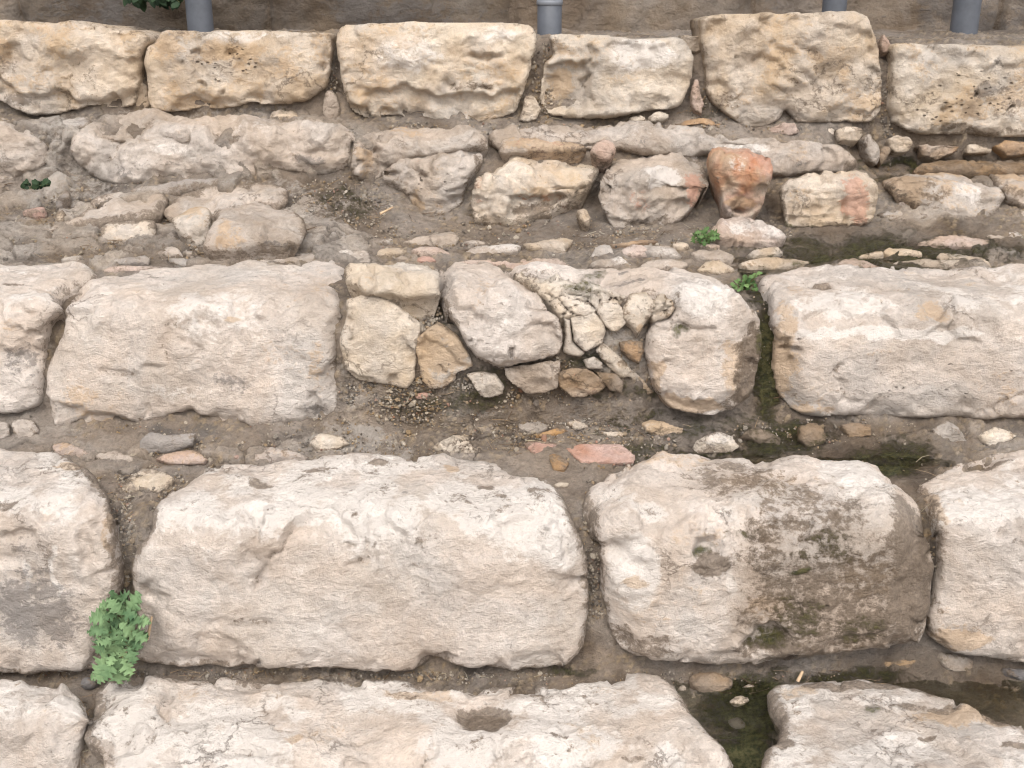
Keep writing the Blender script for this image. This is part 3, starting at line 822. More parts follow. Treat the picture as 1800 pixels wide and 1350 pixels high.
# ------------------------------------------------------------------ second course: long weathered stones half drowned in mortar
g2 = 'weathered stones of the second course'
def weath(label, outline, tint='ledge', **kw):
    a = dict(yc=3.20, pc=225, lean=0.12, slp=0.06, r=0.05, lift=.2, edge=(0.03, 0.05), thick=0.12, step=0.0055, rough=1.9, masks=dict(white=.3, soil=.35, ochre=.15, dark=.12, pits=.15))
    a.update(kw)
    return stone('weathered_stone', label, 'stone', g2, outline, tint, **a)
weath('rounded pale boulder at the far left of the second course',
 "-240,225 -120,208 -30,207 0,207 30,210 55,222 72,240 79,265 75,290 65,300 40,312 0,324 -30,325 -240,322", 'ledge', yc=3.16, pc=235, rough=1.2, edge=(.05, .08), masks=dict(white=.45, soil=.2))
weath('small flat grey slab between the far left boulder and the long stone', "85,214 120,208 150,202 167,207 163,215 143,225 126,240 108,230 90,222", 'grey', yc=3.22, pc=216, rough=1)
weath('long weathered grey stone with hollows and a bump, left half of the second course',
 "120,245 135,228 160,212 195,200 250,203 330,206 400,203 440,200 480,210 540,217 600,220 628,230 615,252 620,285 600,305 560,310 500,300 470,303 440,320 380,328 300,331 230,328 180,322 150,305 130,285 120,265", 'ledge',
 yc=3.17, pc=232, feats=[('dent', 320, 240, 22, 12, .03), ('dent', 240, 222, 26, 12, .02), ('dent', 400, 235, 34, 16, .032), ('crack', "200,215 195,250 205,300", .03, .025), ('bump', 470, 250, 40, 30, .02), ('m', 'soil', 400, 240, 30, 14, .7), ('m', 'soil', 250, 225, 30, 12, .5),
 ('m', 'dark', 215, 300, 30, 20, .55), ('m', 'dark', 550, 285, 50, 16, .6), ('m', 'dark', 330, 290, 120, 20, .3), ('m', 'white', 300, 260, 60, 20, .5), ('dent', 565, 270, 40, 14, .02)])
weath('lumpy grey and ochre stone just right of the long weathered grey stone',
 "625,230 680,222 760,226 845,230 862,245 845,262 800,268 720,282 680,300 655,324 635,321 612,304 615,270 618,248", 'ledge', yc=3.15, pc=245,
 feats=[('crack', "650,240 655,275 648,315", .03, .03), ('m', 'ochre', 640, 280, 20, 40, .6), ('m', 'slate', 690, 260, 1, 1, 0) if False else ('m', 'dark', 690, 262, 30, 14, .3), ('m', 'ochre', 720, 235, 50, 10, .5)])
weath('long low grey slab behind the rubble, running to the stream on the right',
 "850,230 950,222 1050,222 1150,224 1220,228 1300,230 1380,236 1430,242 1470,248 1490,262 1516,290 1495,303 1475,308 1430,306 1380,314 1350,312 1300,280 1240,275 1150,275 1080,262 1000,262 900,268 868,266", 'ledge',
 yc=3.19, pc=238, rough=1.5, feats=[('m', 'dark', 1180, 245, 110, 12, .35), ('m', 'dark', 1400, 290, 30, 12, .4), ('m', 'white', 1300, 262, 80, 25, .5), ('m', 'soil', 1500, 290, 25, 16, .7), ('m', 'wet', 1505, 292, 20, 16, .8)])
g3 = 'rubble stones set on edge in front of the second course'
def rubble(label, outline, tint='tan', **kw):
    a = dict(yc=None, pc=0.30, lean=0.16, slp=0.25, r=0.028, edge=(0.035, 0.035), thick=0.13, step=0.0048, rough=1.7, proud=.05, facet=5, lift=.7, jit=0.004, masks=dict(soil=.35, ochre=.2, white=.15))
    a.update(kw)
    return stone('rubble_stone', label, 'rubble stone', g3, outline, tint, **a)
rubble('grey, pock-marked pointed stone, leftmost of the rubble row',
 "665,300 690,275 720,258 770,245 820,248 845,262 852,275 832,300 820,330 812,355 790,375 768,390 750,392 735,380 725,360 712,340 690,322 672,318", 'ledge', yc=3.10, feats=[('crack', "722,285 735,300 742,312", .010, .02), ('crack', "758,300 765,280", .01, .02), ('m', 'pink', 730, 275, 50, 20, .3), ('m', 'soil', 700, 330, 30, 20, .6), ('m', 'ochre', 735, 355, 16, 30, .6), ('m', 'pits', 755, 300, 70, 60, .4)])
rubble('big tan chipped stone with a shiny hollow on top, middle of the rubble row',
 "830,330 838,310 860,280 900,272 960,268 1030,265 1053,275 1056,292 1045,310 1030,330 1010,345 985,360 950,375 910,385 870,393 850,395 835,392 828,370 826,345", 'honey', yc=3.05, pc=.42, facet=4,
 feats=[('dent', 950, 292, 42, 10, .022), ('ledge', "890,345 960,343 1010,335 1060,300 1070,400 890,400", .008, .03), ('m', 'pink', 960, 350, 80, 12, .5), ('m', 'pink', 840, 320, 14, 30, .4), ('m', 'soil', 940, 372, 60, 16, .75), ('m', 'white', 900, 300, 50, 25, .35)])
rubble('flat pink-brown cap stone lying behind the big tan chipped stone', "875,267 880,247 920,240 990,247 1025,255 1034,268 960,270 890,274", 'ledge', yc=3.17, pc=.6, facet=2, thick=.07, masks=dict(ochre=.5, white=.3, pink=.25))
rubble('small pink and tan wedge above the gap in the rubble row', "1035,262 1055,248 1078,252 1084,265 1068,284 1050,280", 'pink', yc=3.13, facet=3, thick=.07)
rubble('massive pale stone with a pink flank, right of the big tan one',
 "1058,300 1075,268 1100,258 1160,255 1220,262 1240,278 1250,310 1237,340 1225,360 1200,385 1160,405 1110,410 1085,412 1075,395 1060,370 1052,345 1052,318", 'ledge', yc=3.04, pc=.36, facet=5,
 feats=[('m', 'white', 1160, 305, 45, 25, .85), ('ledge', "1115,345 1170,350 1210,345 1236,335 1220,420 1100,420", .016, .012), ('m', 'pink', 1225, 320, 26, 45, .75), ('m', 'pink', 1130, 350, 35, 30, .4), ('m', 'soil', 1140, 395, 60, 20, .6), ('dent', 1090, 330, 20, 40, .02), ('crack', "1165,285 1240,284", .008, .008)])
rubble('bright orange-red porous stone in the rubble row',
 "1240,275 1260,265 1300,262 1335,272 1355,288 1358,305 1348,330 1345,360 1330,375 1320,386 1300,378 1275,370 1268,340 1262,315 1248,300", 'red', yc=3.04, pc=.22, facet=2, rough=2.0,
 masks=dict(pits=.25, soil=.15, ochre=.2), feats=[('m', 'white', 1300, 295, 40, 14, .35), ('m', 'ochre', 1300, 355, 40, 14, .9), ('dent', 1295, 372, 22, 9, .03), ('dent', 1330, 335, 12, 16, .015)])
rubble('squarish tan stone stained pink at its right end, last of the rubble row',
 "1370,325 1400,312 1450,308 1520,308 1538,320 1543,345 1540,380 1530,398 1490,396 1440,400 1400,402 1380,398 1378,360 1372,345", 'tan', yc=3.04, pc=.25, facet=1, r=.02,
 feats=[('m', 'pink', 1505, 350, 32, 40, .85), ('m', 'pink', 1510, 385, 20, 16, .8), ('crack', "1432,340 1430,375", .012, .012), ('m', 'moss', 1390, 400, 50, 8, .6), ('m', 'ochre', 1410, 340, 40, 20, .4)], strat=1.0)
rubble('small tan stone lying in the soil below the gap in the rubble row', "1010,371 1030,367 1041,385 1036,401 1022,393", 'tan', facet=3, thick=.04, step=.0035)
rubble('smooth pinkish-white slab lying beside the small green plant', "1245,408 1275,392 1310,389 1350,398 1386,411 1381,421 1350,429 1320,430 1290,424 1260,420", 'pink', pc=.55, facet=2, slp=.08, masks=dict(white=.5, soil=.15), feats=[('m','white',1310,405,50,14,.5)])
# ------------------------------------------------------------------ slabs on the ledge behind the third course
g4 = 'flat slabs and cobbles on the ledge left of the rubble row'
def slab(label, outline, tint='ledge', **kw):
    a = dict(yc=None, pc=0.55, lean=0.5, slp=0.28, r=0.014, edge=(0.018, 0.03), thick=0.06, lift=1.1, step=0.0048, rough=1.4, facet=0, jit=0.003, masks=dict(soil=.4, ochre=.15, white=.1))
    a.update(kw)
    return stone('ledge_slab', label, 'slab', g4, outline, tint, **a)
slab('broad flat grey-pink slab sloping down at the left, its edge broken', "70,408 90,400 125,392 150,370 165,350 200,342 240,345 275,345 300,355 295,375 285,388 240,394 200,398 150,402 100,410", 'ledge', pc=.85, strat=1.0, feats=[('bump', 200, 365, 30, 14, .012), ('bump', 160, 375, 18, 10, .01)])
slab('large flat slab with a raised pale corner, left of centre on the ledge', "285,377 300,355 330,340 380,330 440,328 500,335 511,350 502,368 440,375 380,378 345,390 300,392", 'ledge', pc=.72, strat=1.0)
slab('thin slab edge running behind the two large flat slabs', "215,342 290,326 360,322 420,320 446,326 385,331 320,343 280,347", 'grey', pc=.7, strat=1.0)
slab('tan angular cobble left of the big oval cobble', "300,393 330,382 355,378 376,385 371,410 360,428 346,433 326,421 312,406", 'tan', pc=.35, slp=.1, facet=4, edge=(.025, .03), yc=2.86, masks=dict(ochre=.5))
slab('big oval grey cobble with a flat top, on the ledge above the third course', "355,441 365,420 382,405 377,388 420,378 480,375 520,382 541,400 537,425 512,436 460,441 410,448 370,448", 'ledge', pc=.62, slp=.12, facet=0, edge=(.03, .05), yc=2.76, feats=[('m', 'ochre', 410, 425, 40, 14, .6), ('m', 'dark', 500, 432, 50, 10, .7)])
slab('rough tan stone standing under the edge of the broad slab', "176,398 230,393 276,393 276,415 262,431 200,436 178,425", 'tan', pc=.15, masks=dict(soil=.5, ochre=.3), rough=1.5, yc=2.89)
slab('tiny flat pink fragment at the far left of the ledge', "38,376 80,368 83,378 45,384", 'brick', step=.004)
slab('tiny tan fragment right of the flat pink one', "99,381 112,372 118,385 105,394", 'tan', step=.004)
slab('thin grey flake lying below the moss tuft', "97,366 108,348 121,338 126,346 112,366 100,371", 'grey', step=.004)
g5 = 'small stones bedded along the back edge of the third course'
LEDGE = [
 ("105,456 140,447 148,452 135,466 112,463", 'grey', 'small grey angular stone near the left end of the bedded row'),
 ("175,459 215,455 255,447 266,455 262,462 200,468 182,466", 'grey', 'grey flat stone just behind a pink one'),
 ("180,476 192,470 230,468 262,464 285,461 276,471 200,485 183,480", 'pink', 'flat pink stone squeezed against the broad third-course block'),
 ("272,441 300,433 314,440 325,453 300,452 285,448", 'ledge', 'pale triangular stone above the long grey sliver'),
 ("292,456 325,453 352,455 372,461 366,468 312,468", 'grey', 'long grey sliver left of the widest flat slab'),
 ("318,445 338,440 341,447 326,452", 'ledge', 'tiny pale chip below the tan angular cobble'),
 ("380,455 395,451 404,455 398,461 384,461", 'ledge', 'tiny pale chip at the left tip of the widest flat slab'),
 ("402,462 432,444 500,442 560,442 600,441 648,444 650,458 600,466 540,469 460,471 408,470", 'ledge', 'widest flat slab of the bedded row, long and pale'),
 ("600,446 625,441 641,450 622,463 602,464", 'ledge', 'rounded pale stone at the right end of the widest flat slab'),
 ("658,451 680,436 700,434 716,440 706,448 672,452", 'tan', 'tan stone with pale knobs, left of the pink ones'),
 ("695,442 707,439 716,444 709,449 697,448", 'pink', 'tiny pink bead beside the tan knobbly stone'),
 ("722,443 735,437 760,436 785,440 801,448 790,453 740,453", 'pink', 'flat pink stone above a smaller pinker one'),
 ("730,456 745,448 760,452 769,458 752,463 732,462", 'brick', 'small salmon-pink oval stone'),
 ("696,454 705,449 719,452 721,458 700,460", 'ledge', 'small white oval stone'),
 ("705,421 740,415 770,405 795,404 807,418 801,430 770,435 735,432", 'ledge', 'white angular slab lying alone on the brown soil'),
 ("664,426 685,418 691,425 681,431 660,429", 'grey', 'little grey slab left of the white angular one'),
 ("814,426 825,423 856,427 851,432 820,433", 'ledge', 'thin pale flake right of the white angular slab'),
 ("816,441 840,432 900,430 916,435 911,443 870,449 820,451", 'ledge', 'long cream slab directly under the thin pale flake'),
 ("795,463 840,451 880,445 930,442 975,450 996,462 1012,471 960,474 900,474 840,468", 'pink', 'longest pink-brown slab against the cracked boulder'),
 ("918,428 950,418 990,414 1009,418 1006,425 991,432 996,445 975,448 955,440 930,437", 'tan', 'tan notched slab above the longest pink-brown slab'),
 ("1050,429 1080,430 1120,422 1150,415 1157,420 1130,429 1082,434", 'amber', 'thin orange-brown sliver standing on edge'),
 ("1034,456 1045,440 1060,433 1076,434 1081,446 1066,454", 'ledge', 'lumpy pale stone at the left of a cluster of three'),
 ("1079,445 1110,433 1130,436 1150,450 1130,453 1095,453", 'pink', 'pinkish flat stone in the middle of the cluster of three'),
 ("1120,434 1145,429 1172,430 1187,437 1203,448 1170,457 1145,450", 'ledge', 'pale sloping stone at the right of the cluster of three'),
 ("1034,467 1055,458 1090,453 1106,462 1114,470 1070,472 1040,471", 'ledge', 'flat grey-pink stone directly behind the mosaic of cracks'),
 ("1122,467 1145,457 1180,456 1212,463 1202,472 1140,474", 'ledge', 'flat pale stone beside the top slab of the cracked boulder'),
 ("1180,430 1200,427 1212,432 1205,439 1188,438", 'tan', 'small tan stone below the little green plant'),
 ("1213,446 1235,440 1266,441 1291,452 1287,465 1256,461 1226,451", 'ledge', 'pale hooked stone at the left shore of the pool'),
 ("1224,470 1245,455 1263,457 1292,475 1272,482 1232,478", 'tan', 'peaked tan stone just above the second green plant'),
 ("1232,431 1250,427 1266,432 1263,438 1240,439", 'pink', 'small white-pink stone under the first green plant'),
 ("1314,446 1335,435 1360,432 1380,445 1371,453 1330,454", 'tan', 'rounded tan stone standing out of the pool beside the slab'),
 ("1295,466 1330,458 1360,455 1400,455 1426,458 1421,463 1390,470 1320,477", 'tan', 'long submerged ochre slab at the near shore of the pool'),
 ("1458,472 1480,461 1495,457 1520,462 1547,470 1540,475 1480,477", 'pink', 'low pinkish stone at the near shore of the pool'),
 ("1500,453 1550,442 1555,450 1520,457", 'tan', 'thin tan sliver between two pool stones'),
 ("1549,446 1560,437 1590,437 1615,440 1623,450 1600,454 1560,453", 'tan', 'rounded ochre stone breaking the surface of the pool'),
 ("1558,464 1580,454 1640,452 1680,458 1712,466 1718,475 1640,474 1580,471", 'tan', 'long low brown slab along the near shore of the pool'),
 ("1648,446 1665,438 1700,440 1722,450 1746,465 1752,473 1720,470 1690,457 1655,453", 'tan', 'wedge-shaped brown stone, farthest right on the near shore of the pool'),
 ("1612,426 1650,417 1700,415 1742,422 1747,432 1700,438 1640,433", 'pink', 'pinkish flat slab on the far side of the pool'),
 ("1728,414 1750,408 1790,410 1806,418 1782,425 1745,421", 'ledge', 'pale flat stone at the far right beyond the pool'),
]
for o_, t_, l_ in LEDGE:
    P_ = pts_of(o_); w_ = np.ptp(P_[:, 0]); hgt_ = np.ptp(P_[:, 1])
    wetp = .75 if P_[:, 0].min() > 1290 else 0.0
    mk = dict(soil=.18, ochre=.25 if t_ == 'tan' else .1, white=.5 if t_ == 'ledge' else .15)
    if wetp: mk.update(wet=.30, moss=.28)
    stone('bedded_stone', l_, 'small stone', g5, o_, t_, pc=.58, lean=.35, slp=.20, r=.010, lift=.6, round_=0, edge=(.012, .011), thick=.045, step=.0038, rough=1.6, facet=4 if w_ < 60 else 3, jit=.004, masks=mk, proud=.0, strat=.5 if w_ > 60 else 0)
# stones around the stream on the right
g6 = 'wet stones between the stream and the pool'
def wetst(label, outline, tint='ledge', **kw):
    a = dict(yc=None, pc=0.35, lean=0.6, slp=0.18, r=0.02, edge=(0.016, 0.02), lift=.6, round_=0, thick=0.08, step=0.005, rough=1.5, masks=dict(soil=.35, ochre=.4, white=.2, wet=.25))
    a.update(kw)
    return stone('wet_stone', label, 'wet stone', g6, outline, tint, **a)
wetst('broad pale sloping boulder with a dark wet top edge, right of the rubble row', "1548,318 1600,308 1660,305 1730,305 1747,325 1767,350 1757,372 1727,386 1680,389 1653,383 1648,368 1605,360 1570,342", 'ledge', yc=3.12, feats=[('m', 'ochre', 1640, 312, 90, 10, .8), ('m', 'white', 1700, 340, 35, 18, .6), ('m', 'wet', 1600, 330, 60, 30, .6), ('m', 'soil', 1640, 345, 50, 16, .5)])
wetst('ochre-edged boulder at the right edge beyond a dark crack', "1737,304 1800,302 1840,303 2040,303 2040,372 1840,368 1795,360 1768,346 1752,325", 'ledge', yc=3.12, feats=[('m', 'ochre', 1780, 312, 60, 10, .8), ('m', 'soil', 1790, 340, 40, 12, .5)])
wetst('pink-white pointed stone sitting in the wet hollow', "1572,363 1590,350 1605,343 1620,352 1634,363 1602,367", 'pink', pc=.5, step=.004, masks=dict(white=.6))
wetst('low flat wet stone below the pink-white pointed stone', "1540,376 1570,371 1632,377 1632,388 1560,390", 'grey', step=.0045)
wetst('dark red-brown stone tucked under the ochre-edged boulder', "1766,376 1776,367 1797,372 1791,383 1770,383", 'brown', step=.004)
wetst('pale rounded stone at the right edge beside the dark red-brown one', "1788,370 1815,363 1840,365 1842,385 1795,385", 'ledge', step=.0045)
wetst('flat orange-brown wet slab along the stream under the pitted block', "1600,303 1622,292 1700,284 1800,277 1840,276 2040,276 2040,300 1840,301 1700,303", 'brown', yc=3.2, pc=298, slp=.02, lean=.4, masks=dict(wet=.8, ochre=.6, soil=.3))

# ------------------------------------------------------------------ third course
g7 = 'big blocks of the third course'
def big(label, outline, pc, tint='pale', yc=2.42, name='stone_block', cat='stone block', grp=None, **kw):
    a = dict(lean=0.09, slp=0.06, r=0.060, edge=(0.036, 0.045), thick=0.16, lift=0.35, step=0.0048, rough=0.68, grow=1.014, masks=dict(white=.45, soil=.25, ochre=.15))
    a.update(kw)
    return stone(name, label, cat, grp or g7, outline, tint, yc=yc, pc=pc, **a)
big('left-edge block of the third course with a grey stain low on its face',
 "-260,470 -40,466 0,465 60,467 130,464 158,472 175,485 172,493 140,500 108,510 104,522 106,538 86,556 79,590 74,630 72,655 70,695 65,715 40,722 25,728 0,729 -40,729 -260,730", 535,
 feats=[('m', 'dark', 40, 630, 50, 40, .6), ('m', 'ochre', 20, 580, 50, 30, .35), ('bump', 20, 590, 50, 40, .015), ('dent', 40, 550, 30, 12, .012), ('m', 'soil', 30, 508, 40, 4, .6)])
big('broad smooth block with a scooped-out foot, second in the third course',
 "180,493 230,482 270,476 340,471 420,471 500,466 560,465 600,464 609,473 601,500 597,540 590,600 587,650 589,690 592,722 562,742 520,752 450,758 390,752 365,745 352,740 330,736 300,737 260,742 235,752 212,763 150,761 95,759 88,740 82,700 78,665 85,640 100,610 112,580 112,545 125,525 145,507", 545,
 edge=(.045, .07), feats=[('dent', 318, 748, 62, 22, .09), ('crack', "298,625 297,595 302,575 315,566 340,563", .010, .006), ('dent', 345, 600, 36, 30, .006), ('crack', "268,648 290,645", .01, .008), ('m', 'dark', 410, 670, 50, 22, .55), ('m', 'dark', 560, 720, 36, 22, .6),
 ('m', 'dark', 440, 735, 120, 14, .32), ('m', 'ochre', 490, 630, 60, 50, .38), ('m', 'ochre', 560, 640, 26, 80, .5), ('m', 'ochre', 150, 700, 60, 50, .5), ('m', 'ochre', 200, 750, 80, 12, .7), ('m', 'white', 380, 540, 140, 40, .55),
 ('m', 'white', 300, 690, 90, 24, .5), ('ledge', "100,700 240,742 340,712 360,760 100,790", .02, .02), ('dent', 196, 540, 5, 4, .008), ('bump', 330, 610, 26, 18, .006), ('crack', "200,645 225,655 240,668", .016, .007), ('m', 'soil', 480, 755, 120, 10, .5),
 ('crack', "545,690 560,705 565,722", .014, .012), ('m', 'ochre', 410, 557, 14, 8, .8)])
g8 = 'pieces of the broken, mortared stretch of the third course'
def piece(label, outline, pc, tint='cream', **kw):
    a = dict(lean=0.09, slp=0.06, r=0.04, edge=(0.020, 0.020), thick=0.10, step=0.0042, lift=.5, rough=1.2, masks=dict(white=.3, soil=.25, ochre=.15), jit=.003)
    a.update(kw); yc = a.pop('yc', 2.388); a.setdefault('grow', 1.10 if len(outline) < 130 else 1.0); a.setdefault('round_', 0)
    return stone('rubble_stone', label, 'rubble stone', g8, outline, tint, yc=yc, pc=pc, **a)
piece('large smooth cream pentagonal stone at the left of the broken stretch',
 "609,530 635,518 665,521 690,535 715,552 740,572 740,590 735,610 730,640 727,670 714,685 690,682 660,675 625,668 605,655 600,630 595,600 605,565", 500, yc=2.40, edge=(.03, .04), rough=.7)
piece('grey-brown rounded stone beside the cream pentagonal one', "736,602 755,582 770,575 795,590 811,605 824,630 825,645 805,653 798,656 798,666 785,678 755,682 745,670 738,640 735,620", 550, 'tan', facet=3, rough=.6, yc=2.385, masks=dict(ochre=.6, soil=.15, white=.1), feats=[('m', 'ochre', 790, 625, 24, 20, .7), ('crack', "790,655 775,645", .008, .01)])
piece('small cream angular stone under the main boulder', "820,660 850,655 870,660 884,680 880,692 860,700 845,695 833,680", 640, step=.0036, facet=3, yc=2.375)
piece('pinkish-brown brick chip in the mortar under the grey-brown stone', "727,690 745,685 778,688 784,698 760,703 730,700", 680, 'brick', step=.0034, facet=1, edge=(.012, .015), yc=2.40)
piece('pale cap fragment at the top left corner of the broken stretch', "612,476 640,465 700,462 745,465 768,482 767,505 769,516 745,521 712,524 690,518 650,520 636,508 614,492", 492, slp=.06, yc=2.41, edge=(.02, .025), feats=[('crack', "640,480 660,500 650,515", .008, .01), ('crack', "690,465 700,490 720,510", .008, .008), ('m', 'ochre', 650, 495, 40, 14, .4)])
piece('main pale boulder in the centre of the broken stretch, leaning over smaller stones',
 "757,476 800,470 870,472 905,484 938,500 952,512 967,535 986,560 992,590 990,615 985,628 960,635 920,641 890,649 860,640 835,628 820,610 808,590 795,565 785,545 783,530 773,510 763,495", 530, 'pale', r=.07, edge=(.06, .075), thick=.15, yc=2.37,
 feats=[('dent', 905, 615, 8, 14, .018), ('m', 'dark', 905, 618, 10, 14, .5), ('m', 'ochre', 850, 520, 24, 30, .45), ('crack', "853,520 862,545 850,565", .010, .006), ('dent', 855, 510, 10, 6, .008), ('m', 'white', 900, 560, 50, 50, .4), ('crack', "765,480 790,530 800,540", .012, .012), ('m', 'ochre', 930, 625, 60, 14, .3),
 ('dent', 823, 518, 3, 2.5, .01), ('dent', 822, 594, 4, 3, .01), ('dent', 803, 498, 2, 2, .006)])
piece('mosaic of small cracked cream pieces held in one shattered stone', "903,485 960,489 1012,496 1062,506 1100,521 1092,533 1058,546 1020,562 1004,556 985,560 967,534 950,510", 508, 'cream', yc=2.40, r=.03, grow=1.04, edge=(.015, .02), cells=(30, 1.0, 1000, 522, 130, 60), masks=dict(ochre=.2, soil=.25), feats=[('m', 'moss', 1030, 505, 40, 14, .45)])
piece('cream five-sided piece in the middle of the shattered part', "1048,546 1060,532 1085,530 1098,548 1101,566 1086,583 1074,580 1060,566", 520, step=.0036, facet=2, yc=2.39)
piece('cream piece with a flat face, left of the five-sided piece', "1004,563 1046,549 1062,570 1066,583 1058,604 1030,616 1010,601", 520, step=.0036, facet=2, yc=2.39, edge=(.03, .03))
piece('long ragged cream splinter against the main boulder', "988,562 1002,566 1008,600 1028,617 1018,624 1000,623 990,617 994,590", 520, step=.0034, facet=0, yc=2.40)
piece('small cracked cream knob at the top of the mossy corner', "1098,560 1096,540 1106,522 1135,518 1148,530 1145,552 1128,575 1122,586 1108,568", 528, step=.0036, yc=2.385, masks=dict(ochre=.5), feats=[('m', 'ochre', 1120, 575, 14, 14, .8)])
piece('tiny shattered piece with a crazed face above the right boulder', "1138,528 1160,520 1182,525 1187,545 1172,560 1150,566 1138,550", 525, step=.0036, yc=2.39, cells=(55, .9, 1162, 542, 40, 40), masks=dict(ochre=.4))
piece('rounded boulder with an orange foot and a long arm reaching left behind the shattered part',
 "880,473 960,468 1050,468 1150,470 1222,475 1272,486 1302,502 1325,528 1340,562 1343,590 1345,620 1336,660 1322,700 1292,726 1250,736 1210,731 1180,723 1162,706 1148,680 1140,650 1134,620 1138,585 1150,566 1176,562 1186,540 1180,524 1150,517 1098,519 1060,506 1020,496 960,489 905,485", 528, 'pale', yc=2.385, r=.05, edge=(.045, .06), thick=.18, step=.0048, lift=.3,
 feats=[('m', 'ochre', 1210, 715, 80, 22, .95), ('m', 'soil', 1320, 640, 36, 100, .8), ('m', 'wet', 1325, 650, 40, 120, .8), ('m', 'ochre', 1290, 640, 30, 70, .7), ('m', 'ochre', 1155, 660, 16, 40, .7), ('dent', 1205, 582, 12, 8, .018), ('m', 'moss', 1200, 582, 18, 9, .7), ('m', 'white', 1230, 520, 80, 30, .7), ('m', 'moss', 1340, 620, 16, 60, .6), ('m','soil',1290,710,50,20,.5),
 ('crack', "1060,500 1120,492 1200,500 1270,498", .010, .008), ('m', 'dark', 1098, 490, 10, 3, .8), ('m', 'moss', 1040, 488, 30, 8, .5), ('crack', "1150,575 1175,580 1200,572 1240,580", .010, .010), ('m', 'dark', 1100, 503, 50, 6, .5)])
piece('grey stone tucked under the lower right edge of the main boulder', "890,652 920,642 950,636 982,630 983,662 976,685 955,692 930,693 910,680 895,668", 630, 'ledge', facet=4, step=.0038, yc=2.366, masks=dict(ochre=.3, white=.2))
piece('brown-pink faceted stone in the lower row, right of the grey one', "983,656 1008,645 1033,648 1052,664 1066,680 1050,692 1025,700 1005,697 985,683", 640, 'brown', facet=5, step=.0038, yc=2.366, masks=dict(pink=.3, white=.2))
piece('long diagonal cream stone running down to the orange-footed boulder', "1058,604 1072,614 1090,630 1110,652 1130,670 1148,692 1128,697 1100,690 1096,672 1078,655 1062,640 1050,622", 590, 'cream', facet=2, step=.0036, yc=2.385, masks=dict(ochre=.55, soil=.3))
piece('brownish wedge inside the mossy corner', "1088,602 1108,594 1128,600 1131,620 1124,640 1106,633 1093,618", 590, 'amber', facet=3, step=.0034, yc=2.385, masks=dict(ochre=.5, soil=.5, moss=.3))
piece('small brown stone between the faceted stone and the diagonal one', "1046,651 1080,655 1096,672 1092,690 1070,686 1056,668", 645, 'brown', facet=3, step=.0036, yc=2.375)
piece('small cream nodule above the faceted stone, in moss', "1026,632 1046,624 1060,638 1060,648 1034,648", 620, 'cream', facet=1, step=.0034, edge=(.015, .02), yc=2.375)
big('very long pale block reaching the right edge of the third course, its lower face pitted',
 "1335,491 1350,482 1420,472 1500,472 1600,470 1700,474 1840,478 2060,480 2060,740 1840,738 1700,738 1600,735 1540,733 1480,735 1420,734 1395,722 1370,700 1365,670 1362,640 1368,600 1358,560 1355,530 1345,510 1333,500", 548, 'pale',
 slp=.10, r=.085, step=.0052, edge=(.05, .06), masks=dict(white=.75, soil=.12, ochre=.2, pits=.22), feats=[('m', 'ochre', 1375, 620, 30, 110, .8), ('m', 'ochre', 1420, 720, 60, 20, .6), ('dent', 1390, 610, 22, 8, .02), ('m', 'pits', 1640, 670, 260, 50, .42), ('m', 'dark', 1560, 690, 240, 20, .22),
 ('m', 'white', 1560, 585, 260, 14, .8), ('crack', "1476,640 1478,680 1474,700", .010, .010), ('crack', "1674,535 1672,570 1680,595 1720,610", .010, .010), ('crack', "1400,510 1430,515 1450,512", .016, .012), ('m', 'soil', 1440, 512, 40, 8, .7), ('dent', 1645, 550, 26, 14, .008), ('m', 'ochre', 1640, 548, 40, 16, .6),
 ('crack', "1400,500 1430,516 1600,520", .012, .008), ('crack', "1560,478 1620,488 1680,492 1780,500", .014, .008), ('dent', 1515, 572, 10, 4, .01), ('crack', "1800,680 1770,700 1755,715", .010, .008), ('dent', 1500, 700, 30, 8, .008), ('m', 'soil', 1700, 485, 90, 5, .4)])

